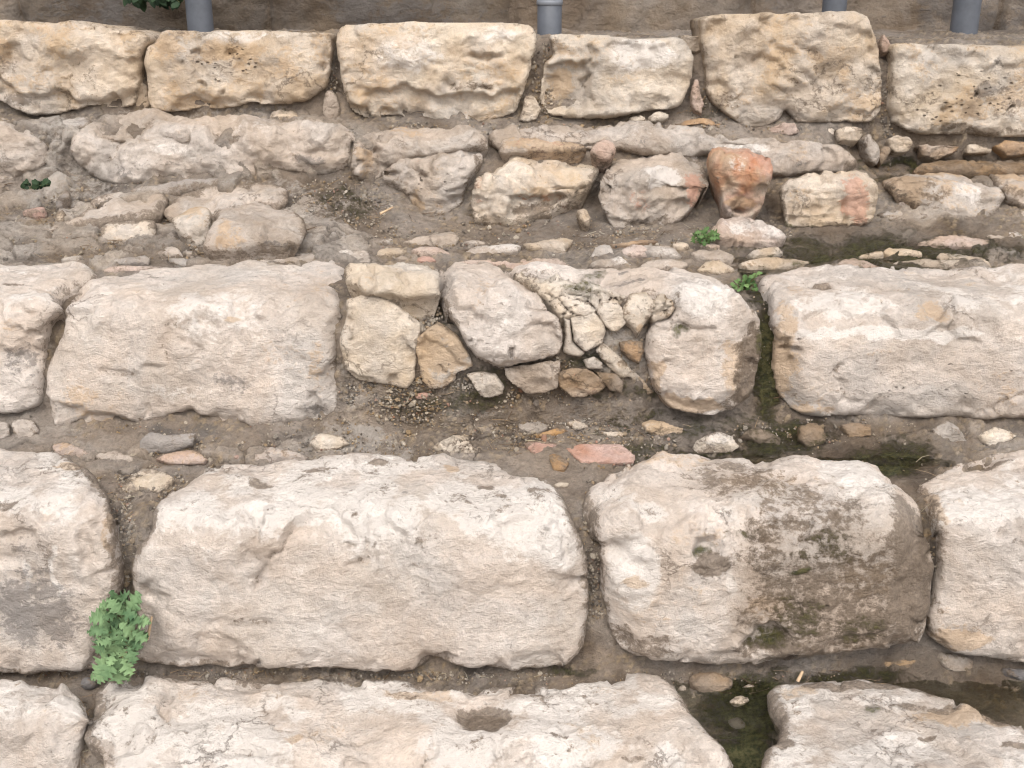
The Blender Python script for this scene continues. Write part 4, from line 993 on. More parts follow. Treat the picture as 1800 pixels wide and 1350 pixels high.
# ------------------------------------------------------------------ small stones on the ledge below the third course
g9 = 'loose stones on the ledge below the third course'
LOW_ST = [
 ("-60,740 0,735 15,740 18,765 0,775 -60,778", 'ledge', 'pale stone under the left-edge block, cut by the left edge of the view', .25),
 ("19,738 45,733 62,738 64,757 50,777 37,779 22,766", 'ledge', 'pale two-lobed stone under the left-edge block', .25),
 ("240,775 265,762 300,766 346,762 338,778 318,790 300,797 262,799 243,795", 'slate', 'dark bluish stone in the scooped-out foot of the broad block', .3),
 ("95,779 115,775 135,785 160,795 160,805 130,803 97,801", 'pink', 'pinkish flat stone by the left-edge block of the fourth course', .5),
 ("164,801 180,792 205,791 235,805 241,816 225,823 195,821", 'ledge', 'pale grey stone behind the white loose slab', .5),
 ("214,860 225,825 270,820 292,829 307,840 296,852 262,865 235,869", 'cream', 'white loose slab lying in the wedge of gravel', .85),
 ("269,806 290,795 325,788 350,792 363,805 359,815 330,820 295,816", 'pink', 'rounded white and pink stone, third right of the white loose slab', .5),
 ("405,798 424,795 426,812 408,813", 'brick', 'tiny brick-coloured stone left of the ochre-spotted one', .5),
 ("444,812 450,786 475,779 500,788 542,804 534,813 480,816", 'pink', 'flat stone with an ochre spot against the long block', .5),
 ("543,778 560,760 580,762 605,768 614,780 592,791 560,793", 'cream', 'knobbly cream stone in the grey mortar', .45),
 ("910,740 938,735 967,745 961,756 935,765 914,758", 'grey', 'flat grey-pink stone, leftmost of three above the tile pieces', .6),
 ("940,766 985,752 996,755 986,763 950,770", 'amber', 'thin ochre sliver in front of the flat grey-pink stone', .6),
 ("994,746 1010,737 1025,740 1036,750 1012,757", 'tan', 'small round tan stone above the pink tile', .5),
 ("1060,759 1075,755 1100,760 1092,768 1066,768", 'tan', 'tiny tan stone right of the small round one', .5),
 ("1125,738 1140,732 1165,742 1202,752 1201,763 1160,768 1134,758", 'tan', 'ochre stone at the foot of the orange-footed boulder', .45),
 ("1219,786 1235,768 1270,758 1291,768 1303,785 1282,796 1225,798", 'cream', 'clean cream cobble at the left end of the mossy runnel', .3),
 ("1299,767 1320,755 1345,755 1374,769 1371,783 1330,781", 'brown', 'low brown wet cobble right of the clean cream one', .4),
 ("1404,747 1435,738 1457,765 1452,780 1420,787 1405,775", 'brown', 'purplish-brown stone at the foot of the mossy gap', .25),
 ("1474,748 1502,742 1532,744 1533,766 1492,772", 'brown', 'dull brown stone sunk in mud under the very long block', .3),
 ("1639,747 1665,740 1690,755 1704,775 1692,786 1660,786 1641,770", 'grey', 'grey stone with a pale nose under the very long block', .3),
 ("1721,763 1745,750 1780,754 1792,766 1772,780 1745,789 1728,779", 'honey', 'yellow-tan oval cobble at the right end of the ledge', .3),
 ("974,852 985,846 1004,849 1000,858 984,858", 'cream', 'tiny cream stone at the head of the joint between the two middle blocks', .5),
]
for o_, t_, l_, pc_ in LOW_ST:
    P_ = pts_of(o_); w_ = np.ptp(P_[:, 0])
    wet_ = P_[:, 0].min() > 1290 and P_[:, 0].max() < 1700
    mk = dict(soil=.22, ochre=.5 if t_ in ('tan', 'pink', 'honey') else .15, white=.35 if t_ in ('ledge', 'cream', 'pink') else .0)
    if wet_: mk.update(wet=.5, moss=.3)
    stone('loose_stone', l_, 'loose stone', g9, o_, t_, pc=pc_, lean=.30, slp=.30, r=.010, lift=.5, round_=0, edge=(.016, .014), thick=.05, step=.0036, rough=1.6, facet=5 if w_ < 90 else 3, jit=.004, masks=mk)
stone('loose_stone', 'crazed white lump split into little pieces, behind the long block', 'loose stone', g9, "755,788 768,775 790,765 815,762 832,773 832,785 850,795 842,801 790,801 765,796", 'cream', pc=.5, lean=.3, slp=.3, r=.02, edge=(.03, .04), thick=.06, step=.0036, cells=(60, .9, 805, 782, 60, 30), masks=dict(soil=.3))
gt = 'broken pieces of red tile on the ledge'
def tile(label, outline, tint, **kw):
    a = dict(pc=.84, lean=.15, slp=.31, lift=1.0, r=.004, edge=(.004, .006), thick=.03, step=.0034, rough=.25, jit=.0015, masks=dict(soil=.12)); a.update(kw)
    return stone('tile_fragment', label, 'tile fragment', gt, outline, tint, round_=0, **a)
tile('small reddish tile piece with a dark broken edge, left of the other two', "920,781 935,775 960,778 983,780 975,790 955,800 941,804 930,791", 'brick', masks=dict(ochre=.5, soil=.3))
tile('largest tile piece, flat, pink and speckled with red', "993,790 1020,781 1090,782 1118,801 1115,816 1095,816 1022,816 1008,804", 'brick', feats=[('m', 'white', 1055, 795, 60, 12, .28)])
tile('orange tile piece lying in front of the largest one', "963,797 985,800 1001,813 992,828 972,826", 'amber', masks=dict(ochre=.9))

# ------------------------------------------------------------------ fourth course
g10 = 'big blocks of the fourth course'
M4 = dict(white=.78, soil=.52, ochre=.14)
big('left-edge block with a blue-grey stain on its face, beside the leafy weed',
 "-260,796 -40,795 0,793 60,795 120,800 138,815 165,835 185,860 194,880 190,905 191,950 206,990 211,1040 196,1062 182,1100 172,1150 172,1178 120,1183 60,1188 0,1187 -40,1188 -260,1188", 900, yc=2.0, grp=g10, masks=M4, step=.0042,
 feats=[('m', 'dark', 70, 1070, 110, 85, .72), ('m', 'dark', 60, 980, 50, 60, .45), ('m', 'white', 100, 1000, 8, 70, .7), ('m', 'white', 48, 1010, 6, 60, .6), ('m', 'ochre', 130, 825, 45, 9, 1.0), ('m', 'soil', 10, 888, 20, 10, .7), ('dent', 35, 940, 40, 12, .012), ('m', 'ochre', 185, 1130, 18, 60, .4), ('bump', 110, 950, 60, 50, .012), ('dent', 150, 960, 14, 40, .01), ('m', 'ochre', 190, 930, 12, 60, .6)])
big('longest clean white block, in the middle of the fourth course, with a carved-looking ridge',
 "355,825 400,820 470,815 560,810 650,805 720,803 780,802 850,803 880,815 890,828 910,840 960,842 985,860 1003,900 1018,950 1030,1000 1034,1040 1030,1100 1022,1150 1000,1172 950,1180 880,1183 820,1178 790,1168 765,1164 745,1170 730,1183 680,1184 580,1180 540,1174 480,1176 400,1178 330,1176 240,1170 226,1150 236,1110 241,1060 233,1020 233,990 246,960 262,930 276,890 310,855 335,835", 920, yc=2.0, grp=g10, r=.09, step=.0042, edge=(.05, .08),
 masks=dict(white=.85, soil=.58, ochre=.12), feats=[('bump', 395, 945, 95, 62, .020), ('bump', 480, 925, 50, 40, .012), ('crack', "535,905 505,930 492,968 470,988 448,1018", .009, .009), ('crack', "443,905 445,950 452,1010", .012, .006), ('dent', 275, 1040, 26, 40, .012), ('m', 'dark', 240, 1030, 16, 30, .3),
 ('crack', "620,985 640,970 645,950", .016, .009), ('dent', 652, 920, 9, 12, .007), ('crack', "740,990 730,930 755,935", .02, .006), ('crack', "662,930 668,1010", .007, .005), ('bump', 860, 1000, 120, 50, .010), ('m', 'soil', 670, 830, 22, 7, 1.0), ('m', 'soil', 460, 865, 30, 8, .8), ('m', 'soil', 850, 862, 24, 5, .7), ('m', 'soil', 880, 878, 20, 5, .6), ('m', 'ochre', 790, 833, 20, 8, .7),
 ('m', 'soil', 560, 840, 40, 6, .6), ('m', 'dark', 710, 876, 14, 6, .6), ('m', 'white', 540, 905, 230, 16, .8), ('m', 'white', 880, 920, 110, 22, .9), ('dent', 610, 955, 10, 5, .01), ('m', 'ochre', 640, 985, 20, 14, .4), ('ledge', "965,890 1000,900 1010,990 985,990", .012, .012), ('dent', 770, 1160, 40, 10, .02), ('dent', 520, 1170, 30, 6, .01),
 ('m', 'dark', 600, 1140, 250, 18, .22), ('crack', "400,1090 440,1080 470,1095", .02, .006)])
big('mud-stained wet block with a mossy hole, between the longest white block and the right-edge block',
 "1030,862 1065,838 1100,825 1140,808 1190,800 1260,805 1350,808 1430,805 1500,805 1540,810 1570,835 1592,852 1615,880 1638,930 1650,990 1645,1040 1635,1090 1622,1130 1600,1142 1560,1148 1500,1150 1430,1165 1350,1180 1280,1181 1200,1173 1130,1171 1090,1152 1072,1110 1061,1050 1059,980 1051,930 1041,900 1025,880", 925, yc=1.99, grp=g10, r=.10, step=.0042, edge=(.09, .13), thick=.2, rough=.95,
 masks=dict(white=.55, soil=.45, ochre=.25), feats=[('dent', 1238, 958, 30, 20, .032), ('m', 'moss', 1232, 962, 24, 10, .9), ('m', 'soil', 1290, 865, 140, 50, .55), ('m', 'soil', 1420, 910, 130, 70, .55), ('m', 'soil', 1340, 960, 90, 60, .5), ('m', 'ochre', 1180, 830, 110, 20, .55), ('m', 'ochre', 1330, 870, 110, 30, .5), ('m', 'soil', 1250, 985, 50, 26, .85),
 ('m', 'white', 1500, 850, 80, 50, .9), ('m', 'soil', 1480, 1060, 250, 160, .62), ('m', 'ochre', 1520, 1000, 90, 60, .5), ('m', 'wet', 1460, 1050, 250, 170, .85), ('m', 'dark', 1370, 975, 110, 60, .40), ('m', 'soil', 1400, 1140, 150, 60, .66), ('m', 'moss', 1450, 960, 80, 30, .35), ('m', 'moss', 1400, 1000, 24, 8, .9), ('m', 'moss', 1345, 1120, 40, 30, .8), ('m', 'moss', 1390, 1080, 70, 50, .42), ('m', 'moss', 1500, 1100, 60, 30, .4), ('m', 'ochre', 1350, 1060, 60, 40, .6),
 ('m', 'soil', 1600, 1000, 60, 150, .9), ('m', 'dark', 1625, 1000, 24, 100, .7), ('m', 'white', 1110, 1000, 60, 90, .75), ('m', 'soil', 1130, 1130, 90, 40, .6), ('m', 'wet', 1140, 1160, 100, 20, .5), ('dent', 1345, 1120, 50, 40, .03), ('m', 'white', 1280, 1010, 14, 50, .6), ('m', 'ochre', 1110, 1020, 24, 14, .7), ('m', 'moss', 1300, 940, 40, 16, .4), ('m', 'wet', 1640, 1000, 40, 140, .9)])
big('clean pale block at the right edge of the fourth course, its face finely ridged',
 "1612,850 1640,835 1670,820 1720,805 1800,795 1840,795 2060,795 2060,1178 1840,1176 1790,1168 1740,1157 1680,1151 1642,1130 1634,1100 1650,1050 1660,1000 1655,950 1642,900 1625,875", 922, yc=2.0, grp=g10, step=.0045,
 masks=dict(white=.7, soil=.3, ochre=.2), rough=.95, feats=[('m', 'ochre', 1690, 1120, 70, 26, .75), ('m', 'soil', 1730, 822, 60, 9, .8), ('m', 'ochre', 1640, 890, 18, 50, .7), ('m', 'soil', 1650, 960, 8, 60, .5), ('m', 'white', 1720, 900, 90, 26, .8), ('dent', 1750, 935, 10, 14, .008), ('crack', "1610,848 1680,835 1800,832", .012, .01)])
gk = 'stones lying in the wet runnel at the foot of the fourth course'
def kst(label, outline, tint, **kw):
    a = dict(pc=.45, lean=.3, slp=.08, r=.012, edge=(.016, .022), thick=.05, step=.0034, rough=.9, facet=3, jit=.003, masks=dict(soil=.3, wet=.4)); a.update(kw)
    return stone('loose_stone', label, 'loose stone', gk, outline, tint, **a)
kst('brown wedge-shaped stone with an orange edge under the mud-stained block', "1530,1153 1570,1164 1587,1158 1602,1148 1625,1143 1627,1155 1610,1165 1592,1185 1575,1187 1550,1176", 'brown', pc=.5, feats=[('line', 'ochre', "1540,1165 1570,1178 1600,1160", .012, .9)])
kst('dull brown stone under the left end of the right-edge block', "1640,1146 1700,1152 1716,1165 1711,1185 1670,1181 1650,1166", 'brown', pc=.3)
kst('dark stone almost covered by mud near the right edge of the runnel', "1750,1172 1800,1176 1840,1180 1840,1202 1780,1196", 'slate')
kst('broad brown lump between the two middle blocks of the fifth course', "1206,1188 1230,1181 1262,1180 1292,1192 1282,1214 1250,1228 1222,1212", 'brown', pc=.5, facet=1, rough=1.2)
kst('tan pebble in the moss, upper one of two', "1279,1234 1298,1222 1320,1225 1311,1243 1292,1250", 'tan', masks=dict(soil=.3, moss=.2))
kst('grey-brown pebble in the moss, lower one of two', "1275,1270 1300,1262 1313,1280 1306,1300 1282,1291", 'grey', masks=dict(soil=.3, moss=.2, wet=.7))
kst('small yellow chip left of the moss', "1190,1208 1200,1203 1210,1210 1206,1218 1194,1215", 'honey', masks=dict())
kst('tiny cream chip right of the broad brown lump', "1303,1206 1316,1200 1328,1206 1322,1213 1306,1212", 'cream', masks=dict())
kst('round grey pebble at the foot of the leafy plant', "139,1200 147,1190 160,1189 168,1198 165,1210 152,1216 142,1210", 'slate', pc=.35, facet=0, edge=(.02, .022), masks=dict(white=.3), yc=1.955)
# ------------------------------------------------------------------ fifth course, mostly seen from above
g11 = 'big blocks of the fifth course'
M5 = dict(white=.95, soil=.46, ochre=.14)
big('left-edge block of the fifth course, below the blue-grey stained block', "-260,1186 -40,1189 0,1188 30,1192 90,1200 130,1206 147,1226 145,1260 136,1300 132,1350 130,1420 -260,1420", 1262, yc=1.80, grp=g11, masks=dict(white=.7, soil=.2, ochre=.2), slp=.03, step=.0042, r=.06)
big('wide white fifth-course block with a round muddy basin in its top',
 "170,1208 190,1198 260,1192 350,1187 450,1190 540,1192 620,1188 700,1192 780,1197 860,1200 960,1197 1020,1187 1060,1173 1120,1175 1160,1187 1185,1207 1212,1250 1237,1280 1267,1310 1287,1350 1310,1420 192,1420 186,1350 180,1310 156,1290 154,1270 168,1245", 1335, yc=1.735, grp=g11, masks=M5, slp=.03, step=.0042, r=.08, edge=(.03, .06), rough=.8,
 feats=[('dent', 852, 1262, 62, 36, .013), ('m', 'soil', 848, 1262, 56, 30, 1.3), ('m', 'wet', 850, 1268, 40, 20, .9), ('m', 'ochre', 420, 1225, 200, 20, .36), ('m', 'ochre', 730, 1225, 100, 14, .6), ('dent', 210, 1290, 50, 36, .012), ('crack', "300,1225 290,1260 270,1290 230,1316", .016, .014), ('m', 'dark', 285, 1250, 14, 26, .45),
 ('m', 'ochre', 520, 1298, 26, 8, .6), ('m', 'soil', 980, 1300, 26, 7, .8), ('m', 'soil', 1110, 1330, 40, 10, .6), ('crack', "360,1325 400,1315 450,1325 500,1320", .02, .012), ('m', 'dark', 420, 1290, 80, 24, .22), ('m', 'ochre', 1080, 1215, 70, 14, .4), ('m', 'soil', 300, 1200, 180, 8, .5), ('m', 'soil', 800, 1208, 240, 7, .5)])
big('white block with ochre blotches right of the mossy runnel in the fifth course',
 "1350,1214 1380,1198 1430,1193 1520,1195 1600,1203 1640,1218 1700,1242 1750,1261 1800,1276 1840,1286 2060,1300 2060,1420 1340,1420 1335,1350 1345,1320 1372,1300 1376,1270 1355,1246", 1400, yc=1.615, grp=g11, masks=M5, slp=.01, step=.0042, edge=(.025, .05), rough=.9,
 feats=[('m', 'soil', 1500, 1212, 130, 12, .8), ('m', 'ochre', 1700, 1265, 130, 24, .85), ('m', 'soil', 1640, 1250, 100, 10, .7), ('m', 'ochre', 1400, 1225, 50, 20, .6), ('m', 'soil', 1370, 1310, 50, 18, .9), ('m', 'moss', 1540, 1262, 20, 8, .8), ('m', 'soil', 1630, 1305, 20, 5, .9), ('m', 'soil', 1780, 1320, 30, 8, .8), ('m', 'dark', 1630, 1280, 20, 10, .4)])
# ------------------------------------------------------------------ water
def water_mat():
    m = bpy.data.materials.new("shallow_water"); m.use_nodes = True
    nt = m.node_tree; bs = nt.nodes["Principled BSDF"]
    bs.inputs['Base Color'].default_value = (.80, .82, .72, 1)
    bs.inputs['Roughness'].default_value = 0.06; bs.inputs['IOR'].default_value = 1.33
    bs.inputs['Transmission Weight'].default_value = 1.0
    n = nn(nt, "ShaderNodeTexNoise", Scale=26.0, Detail=3.0, Roughness=0.5)
    g = nn(nt, "ShaderNodeNewGeometry"); nt.links.new(g.outputs['Position'], n.inputs['Vector'])
    bp = nn(nt, "ShaderNodeBump", Strength=0.25, Distance=0.004); nt.links.new(n.outputs['Fac'], bp.inputs['Height'])
    nt.links.new(bp.outputs[0], bs.inputs['Normal'])
    return m
MAT_WATER = water_mat()
def water(name, label, h, pts):
    """flat sheet at depth h below the eye; pts = (x, y) metres"""
    P = np.array(pts, float)
    V = np.c_[P, np.full(len(P), H - h)]
    V2 = V.copy(); 
    me = bpy.data.meshes.new(name); me.from_pydata([tuple(v) for v in V2], [], [tuple(range(len(V2)))]); me.materials.append(MAT_WATER); me.update()
    o = bpy.data.objects.new(name, me); COL.objects.link(o); tag(o, label, kind='structure')
def wx(px, y, h): return float(x_of(px, 675 + FPX * math.tan(math.atan(h / y) - PITCH), y))
def sheet(px0, px1, y0, y1, h, wob=0.02, seed=1):
    """water surface whose near and far rims wander; both rims lie under the bank"""
    n = 40; k = np.linspace(0, 1, n); a = px0 + (px1 - px0) * k
    q = np.c_[k * 6, np.zeros(n), np.zeros(n)]
    w0 = y0 + wob * perlin(q, seed); w1 = y1 + wob * perlin(q, seed + 5)
    return [(wx(u, v, h), v) for u, v in zip(a, w0)] + [(wx(u, v, h), v) for u, v in zip(a[::-1], w1[::-1])]
water('pool_water', 'shallow green pool on the ledge behind the very long block', .694, sheet(1280, 2060, 2.70, 3.03, .694, .008))
water('stream_water', 'thin stream at the foot of the top course', .556, sheet(1500, 2060, 3.19, 3.42, .556))
water('runnel_water', 'water seeping along the mossy ledge under the third course', 1.009, sheet(1225, 1680, 2.262, 2.36, 1.009, .004))
water('puddle_water', 'shallow greenish water at the foot of the fourth course', 1.373, [(wx(1168 + 60 * (2.035 - v) / .235 + 9 * math.sin(v * 60), v, 1.373), v) for v in np.linspace(2.035, 1.80, 24)] + [(wx(2060, 1.80, 1.373), 1.80), (wx(2060, 2.035, 1.373), 2.035)])

# ------------------------------------------------------------------ plants
def leaf_mat(name, c1, c2):
    m = bpy.data.materials.new(name); m.use_nodes = True
    nt = m.node_tree; bs = nt.nodes["Principled BSDF"]
    g = nn(nt, "ShaderNodeNewGeometry")
    n = nn(nt, "ShaderNodeTexNoise", Scale=45.0, Detail=4.0); nt.links.new(g.outputs['Position'], n.inputs['Vector'])
    ad = nt.nodes.new("ShaderNodeMath"); ad.operation = 'MULTIPLY_ADD'
    nt.links.new(g.outputs['Random Per Island'], ad.inputs[0]); ad.inputs[1].default_value = 0.7
    nt.links.new(n.outputs['Fac'], ad.inputs[2])
    mr = nt.nodes.new("ShaderNodeMapRange"); nt.links.new(ad.outputs[0], mr.inputs[0]); mr.inputs[1].default_value = .4; mr.inputs[2].default_value = 1.2
    mx = nt.nodes.new("ShaderNodeMix"); mx.data_type = 'RGBA'; nt.links.new(mr.outputs[0], mx.inputs[0])
    mx.inputs[6].default_value = (*c1, 1); mx.inputs[7].default_value = (*c2, 1)
    nt.links.new(mx.outputs[2], bs.inputs['Base Color']); bs.inputs['Roughness'].default_value = .7
    bs.inputs['Specular IOR Level'].default_value = .25
    bs.inputs['Subsurface Weight'].default_value = 0.0
    bp = nn(nt, "ShaderNodeBump", Strength=.5, Distance=.002); nt.links.new(n.outputs['Fac'], bp.inputs['Height']); nt.links.new(bp.outputs[0], bs.inputs['Normal'])
    return m
LEAF = leaf_mat('leaf_green', (.040, .085, .036), (.185, .275, .13))
LEAF_B = leaf_mat('leaf_bright', (.04, .085, .025), (.12, .19, .065))
LEAF_D = leaf_mat('leaf_dark', (.010, .022, .010), (.026, .05, .020))
STEM = simple_mat('stem_green', (.16, .17, .07), .8, var=.2)
def lobed(rr):
    """half outline of a deeply lobed, toothed leaf: (u along the midrib, half width)"""
    s = []; N = 40; ph = rr.uniform(-.03, .03)
    for k in range(N + 1):
        u = k / N
        w = 0.0
        for c, wd, hgt in ((.16, .13, .20), (.46 + ph, .15, .46), (.74 + ph, .13, .36), (.95, .10, .15)):
            w = max(w, hgt * math.exp(-((u - c) / wd) ** 2))
        w *= 1 + .22 * math.sin(u * 47 + ph * 90)
        if u < .1: w = min(w, .05 + u)
        s.append((u, w if 0 < k < N else 0.0))
    return s
def leaf(V, F, base, dirv, up, size, rr, kind='lobed'):
    dirv = dirv / np.linalg.norm(dirv); side = np.cross(dirv, up); side /= np.linalg.norm(side) + 1e-9; up = np.cross(side, dirv)
    s = lobed(rr) if kind == 'lobed' else [(k / 10, .36 * math.sin(math.pi * (k / 10) ** .8) ** .75) for k in range(11)]
    bend = rr.uniform(.1, .9); cup = rr.uniform(-.1, .55); curl = rr.uniform(-.5, .5); wav = rr.uniform(.02, .06); sweep = .12 if kind == 'lobed' else 0
    cols = []
    for u, w in s:
        row = []
        for q in (-1, -.66, -.33, 0, .33, .66, 1):
            v = w * q
            uu = u + sweep * abs(q) * w * 2
            z = -bend * u * u * .6 + cup * abs(v) * .8 + curl * v * u + wav * math.sin(u * 21 + q * 4) * abs(q) - .03 * (q == 0)
            row.append(len(V)); V.append(base + size * (uu * dirv + v * side + z * up))
        cols.append(row)
    for a, b in zip(cols, cols[1:]):
        for k in range(6): F.append((a[k], a[k + 1], b[k + 1], b[k]))
def tube_path(V, F, pts, r0, r1, n=6):
    pts = [np.array(p, float) for p in pts]; rings = []
    for i, p in enumerate(pts):
        d = pts[min(i + 1, len(pts) - 1)] - pts[max(i - 1, 0)]; d /= np.linalg.norm(d) + 1e-9
        a = np.cross(d, (0.3, 1, .2)); a /= np.linalg.norm(a) + 1e-9; b = np.cross(d, a)
        r_ = r0 + (r1 - r0) * i / (len(pts) - 1)
        rings.append([len(V) + k for k in range(n)])
        for k in range(n):
            t = 2 * math.pi * k / n; V.append(p + r_ * (math.cos(t) * a + math.sin(t) * b))
    for a, b in zip(rings, rings[1:]):
        for k in range(n): F.append((a[k], a[(k + 1) % n], b[(k + 1) % n], b[k]))
def w3(px, py, y):
    m = float(slope(py)); return np.array((float(x_of(px, py, y)), y, H - m * y))
def plant(name, label, root, leaves, mat, cat='plant', kind='lobed', seed=1, stems=True):
    """root, leaves in photo pixels + depth: leaves = (px, py, y, size m, direction angle in the picture, tilt towards viewer)"""
    rr = np.random.RandomState(seed); r0 = w3(*root)
    e = bpy.data.objects.new(name, None); COL.objects.link(e); e.location = r0; tag(e, label, cat)
    V, F, SV, SF = [], [], [], []
    for px, py, y, sz, ang, til in leaves:
        p = w3(px, py, y) - r0
        a = math.radians(ang); d = np.array((math.cos(a), -til, math.sin(a)))
        upv = np.array((rr.uniform(-.3, .3), -1.0, .75 + rr.uniform(-.3, .3)))
        b = p - d / np.linalg.norm(d) * sz * .5
        leaf(V, F, b, d, upv, sz, rr, kind)
        if stems:
            mid = b * .5 + np.array((0, -.004, .002)); tube_path(SV, SF, [b * .0, mid, b + d * .0], .0016, .0009)
    mesh_np('foliage', np.array(V), np.array(F), mat, e)
    if stems: mesh_np('stem', np.array(SV), np.array(SF), STEM, e)
    return e
rr = np.random.RandomState(3)
LV = []
for px, py, ang in [(212, 1052, 80), (236, 1058, 60), (192, 1062, 150), (205, 1070, 120), (222, 1078, 20), (178, 1085, 160), (188, 1100, 170), (205, 1093, 200), (232, 1090, 10), (246, 1092, 0), (215, 1100, -60),
    (200, 1112, 190), (175, 1108, 180), (226, 1108, -30), (245, 1118, -40), (210, 1122, -80), (190, 1126, 200), (176, 1135, 215), (222, 1128, -50), (238, 1132, -35), (200, 1138, -110), (183, 1150, -120), (214, 1145, -70),
    (230, 1150, -40), (196, 1158, -100), (180, 1166, -125), (210, 1166, -75), (222, 1172, -60), (192, 1176, -110), (178, 1184, -130), (205, 1182, -80), (218, 1184, -65), (184, 1120, 175), (206, 1060, 95), (228, 1068, 45), (197, 1082, 140), (218, 1092, 70)]:
    LV.append((px + rr.uniform(-14, 14), py + rr.uniform(-8, 8), 1.945 - rr.uniform(0, .02), rr.uniform(.016, .030), ang + rr.uniform(-60, 60), rr.uniform(.1, 1.1)))
    LV.append((px, py, 1.925 - rr.uniform(0, .035), rr.uniform(.026, .048), ang + rr.uniform(-25, 25), rr.uniform(.1, 1.1)))
plant('leafy_weed', 'lobed grey-green weed growing from the joint beside the blue-grey stained block', (212, 1110, 1.985), LV, LEAF, seed=4)
LV = [(px, py, 2.90 - rr.uniform(0, .03), rr.uniform(.014, .026), rr.uniform(0, 360), rr.uniform(.1, .5)) for px, py in [(1222, 414), (1230, 422), (1236, 408), (1242, 416), (1250, 410), (1256, 418), (1246, 424), (1228, 408), (1258, 410), (1238, 426), (1219, 422), (1262, 416), (1240, 404), (1232, 416), (1250, 420)]]
plant('rock_weed', 'small bright green plant beside the smooth pinkish-white slab', (1240, 425, 2.93), LV, LEAF_B, seed=6)
LV = [(px + rr.uniform(-2, 2), py, 2.58 - rr.uniform(0, .03), rr.uniform(.010, .016), rr.uniform(0, 360), rr.uniform(.1, .5)) for px, py in [(1288, 500), (1295, 495), (1302, 500), (1309, 494), (1316, 500), (1323, 496), (1329, 502), (1294, 505), (1304, 507), (1314, 507), (1324, 509), (1300, 492), (1312, 502), (1320, 486), (1328, 484), (1334, 480), (1318, 493), (1290, 502), (1308, 500), (1298, 510), (1330, 508), (1310, 488)]]
plant('tiny_leaved_weed', 'low tiny-leaved green plant at the top of the mossy gap', (1310, 508, 2.60), LV, LEAF_B, kind='oval', seed=8)
LV = [(px, py, 3.0 - rr.uniform(0, .03), rr.uniform(.012, .02), rr.uniform(20, 160), rr.uniform(.1, .5)) for px, py in [(40 + rr.uniform(0, 45), 318 + rr.uniform(0, 14)) for _ in range(26)]]
plant('moss_tuft', 'dark green tuft in the dry soil below the far left boulder', (62, 331, 3.02), LV, LEAF_D, kind='oval', seed=9)
LV = []
for _ in range(90):
    cx, cy = (238, -6) if rr.rand() < .3 else (292, -2)
    LV.append((cx + rr.normal() * 13, cy - 4 + rr.normal() * 10, 3.95 - rr.uniform(0, .12), rr.uniform(.022, .04), rr.uniform(-150, -30), rr.uniform(.1, .6)))
for _ in range(120):
    LV.append((rr.uniform(215, 330), rr.uniform(-110, -15), 3.98 - rr.uniform(0, .12), rr.uniform(.025, .045), rr.uniform(-150, -30), rr.uniform(.1, .6)))
plant('hanging_shrub', 'dark green leaves hanging on the wall beside the tall left pipe', (270, -40, 4.08), LV, LEAF_D, cat='shrub', kind='oval', seed=11)

# ------------------------------------------------------------------ dead stalk and twigs
DRY = simple_mat('dry_stalk', (.42, .30, .19), .85, var=.25, scale=60)
def twig(label, pts, r0=.0022, r1=.0012, name='dry_twig'):
    V, F = [], []; P = [w3(*p) for p in pts]
    tube_path(V, F, P, r0, r1)
    o = mesh_np(name, np.array(V), np.array(F), DRY); tag(o, label, 'twig'); return o
twig('dry brown stalk leaning on the longest white block beside the leafy weed', [(258, 1124, 1.935), (263, 1105, 1.935), (267, 1084, 1.94)], .004, .0022)
twig('pale broken twig stuck in the puddle under the mud-stained block', [(1402, 1198, 1.93), (1407, 1188, 1.935), (1411, 1180, 1.94)], .004, .003)
twig('short reddish twig on the soil mound left of the rubble row', [(668, 376, 3.00), (680, 370, 3.01), (691, 364, 3.02)], .004, .002)

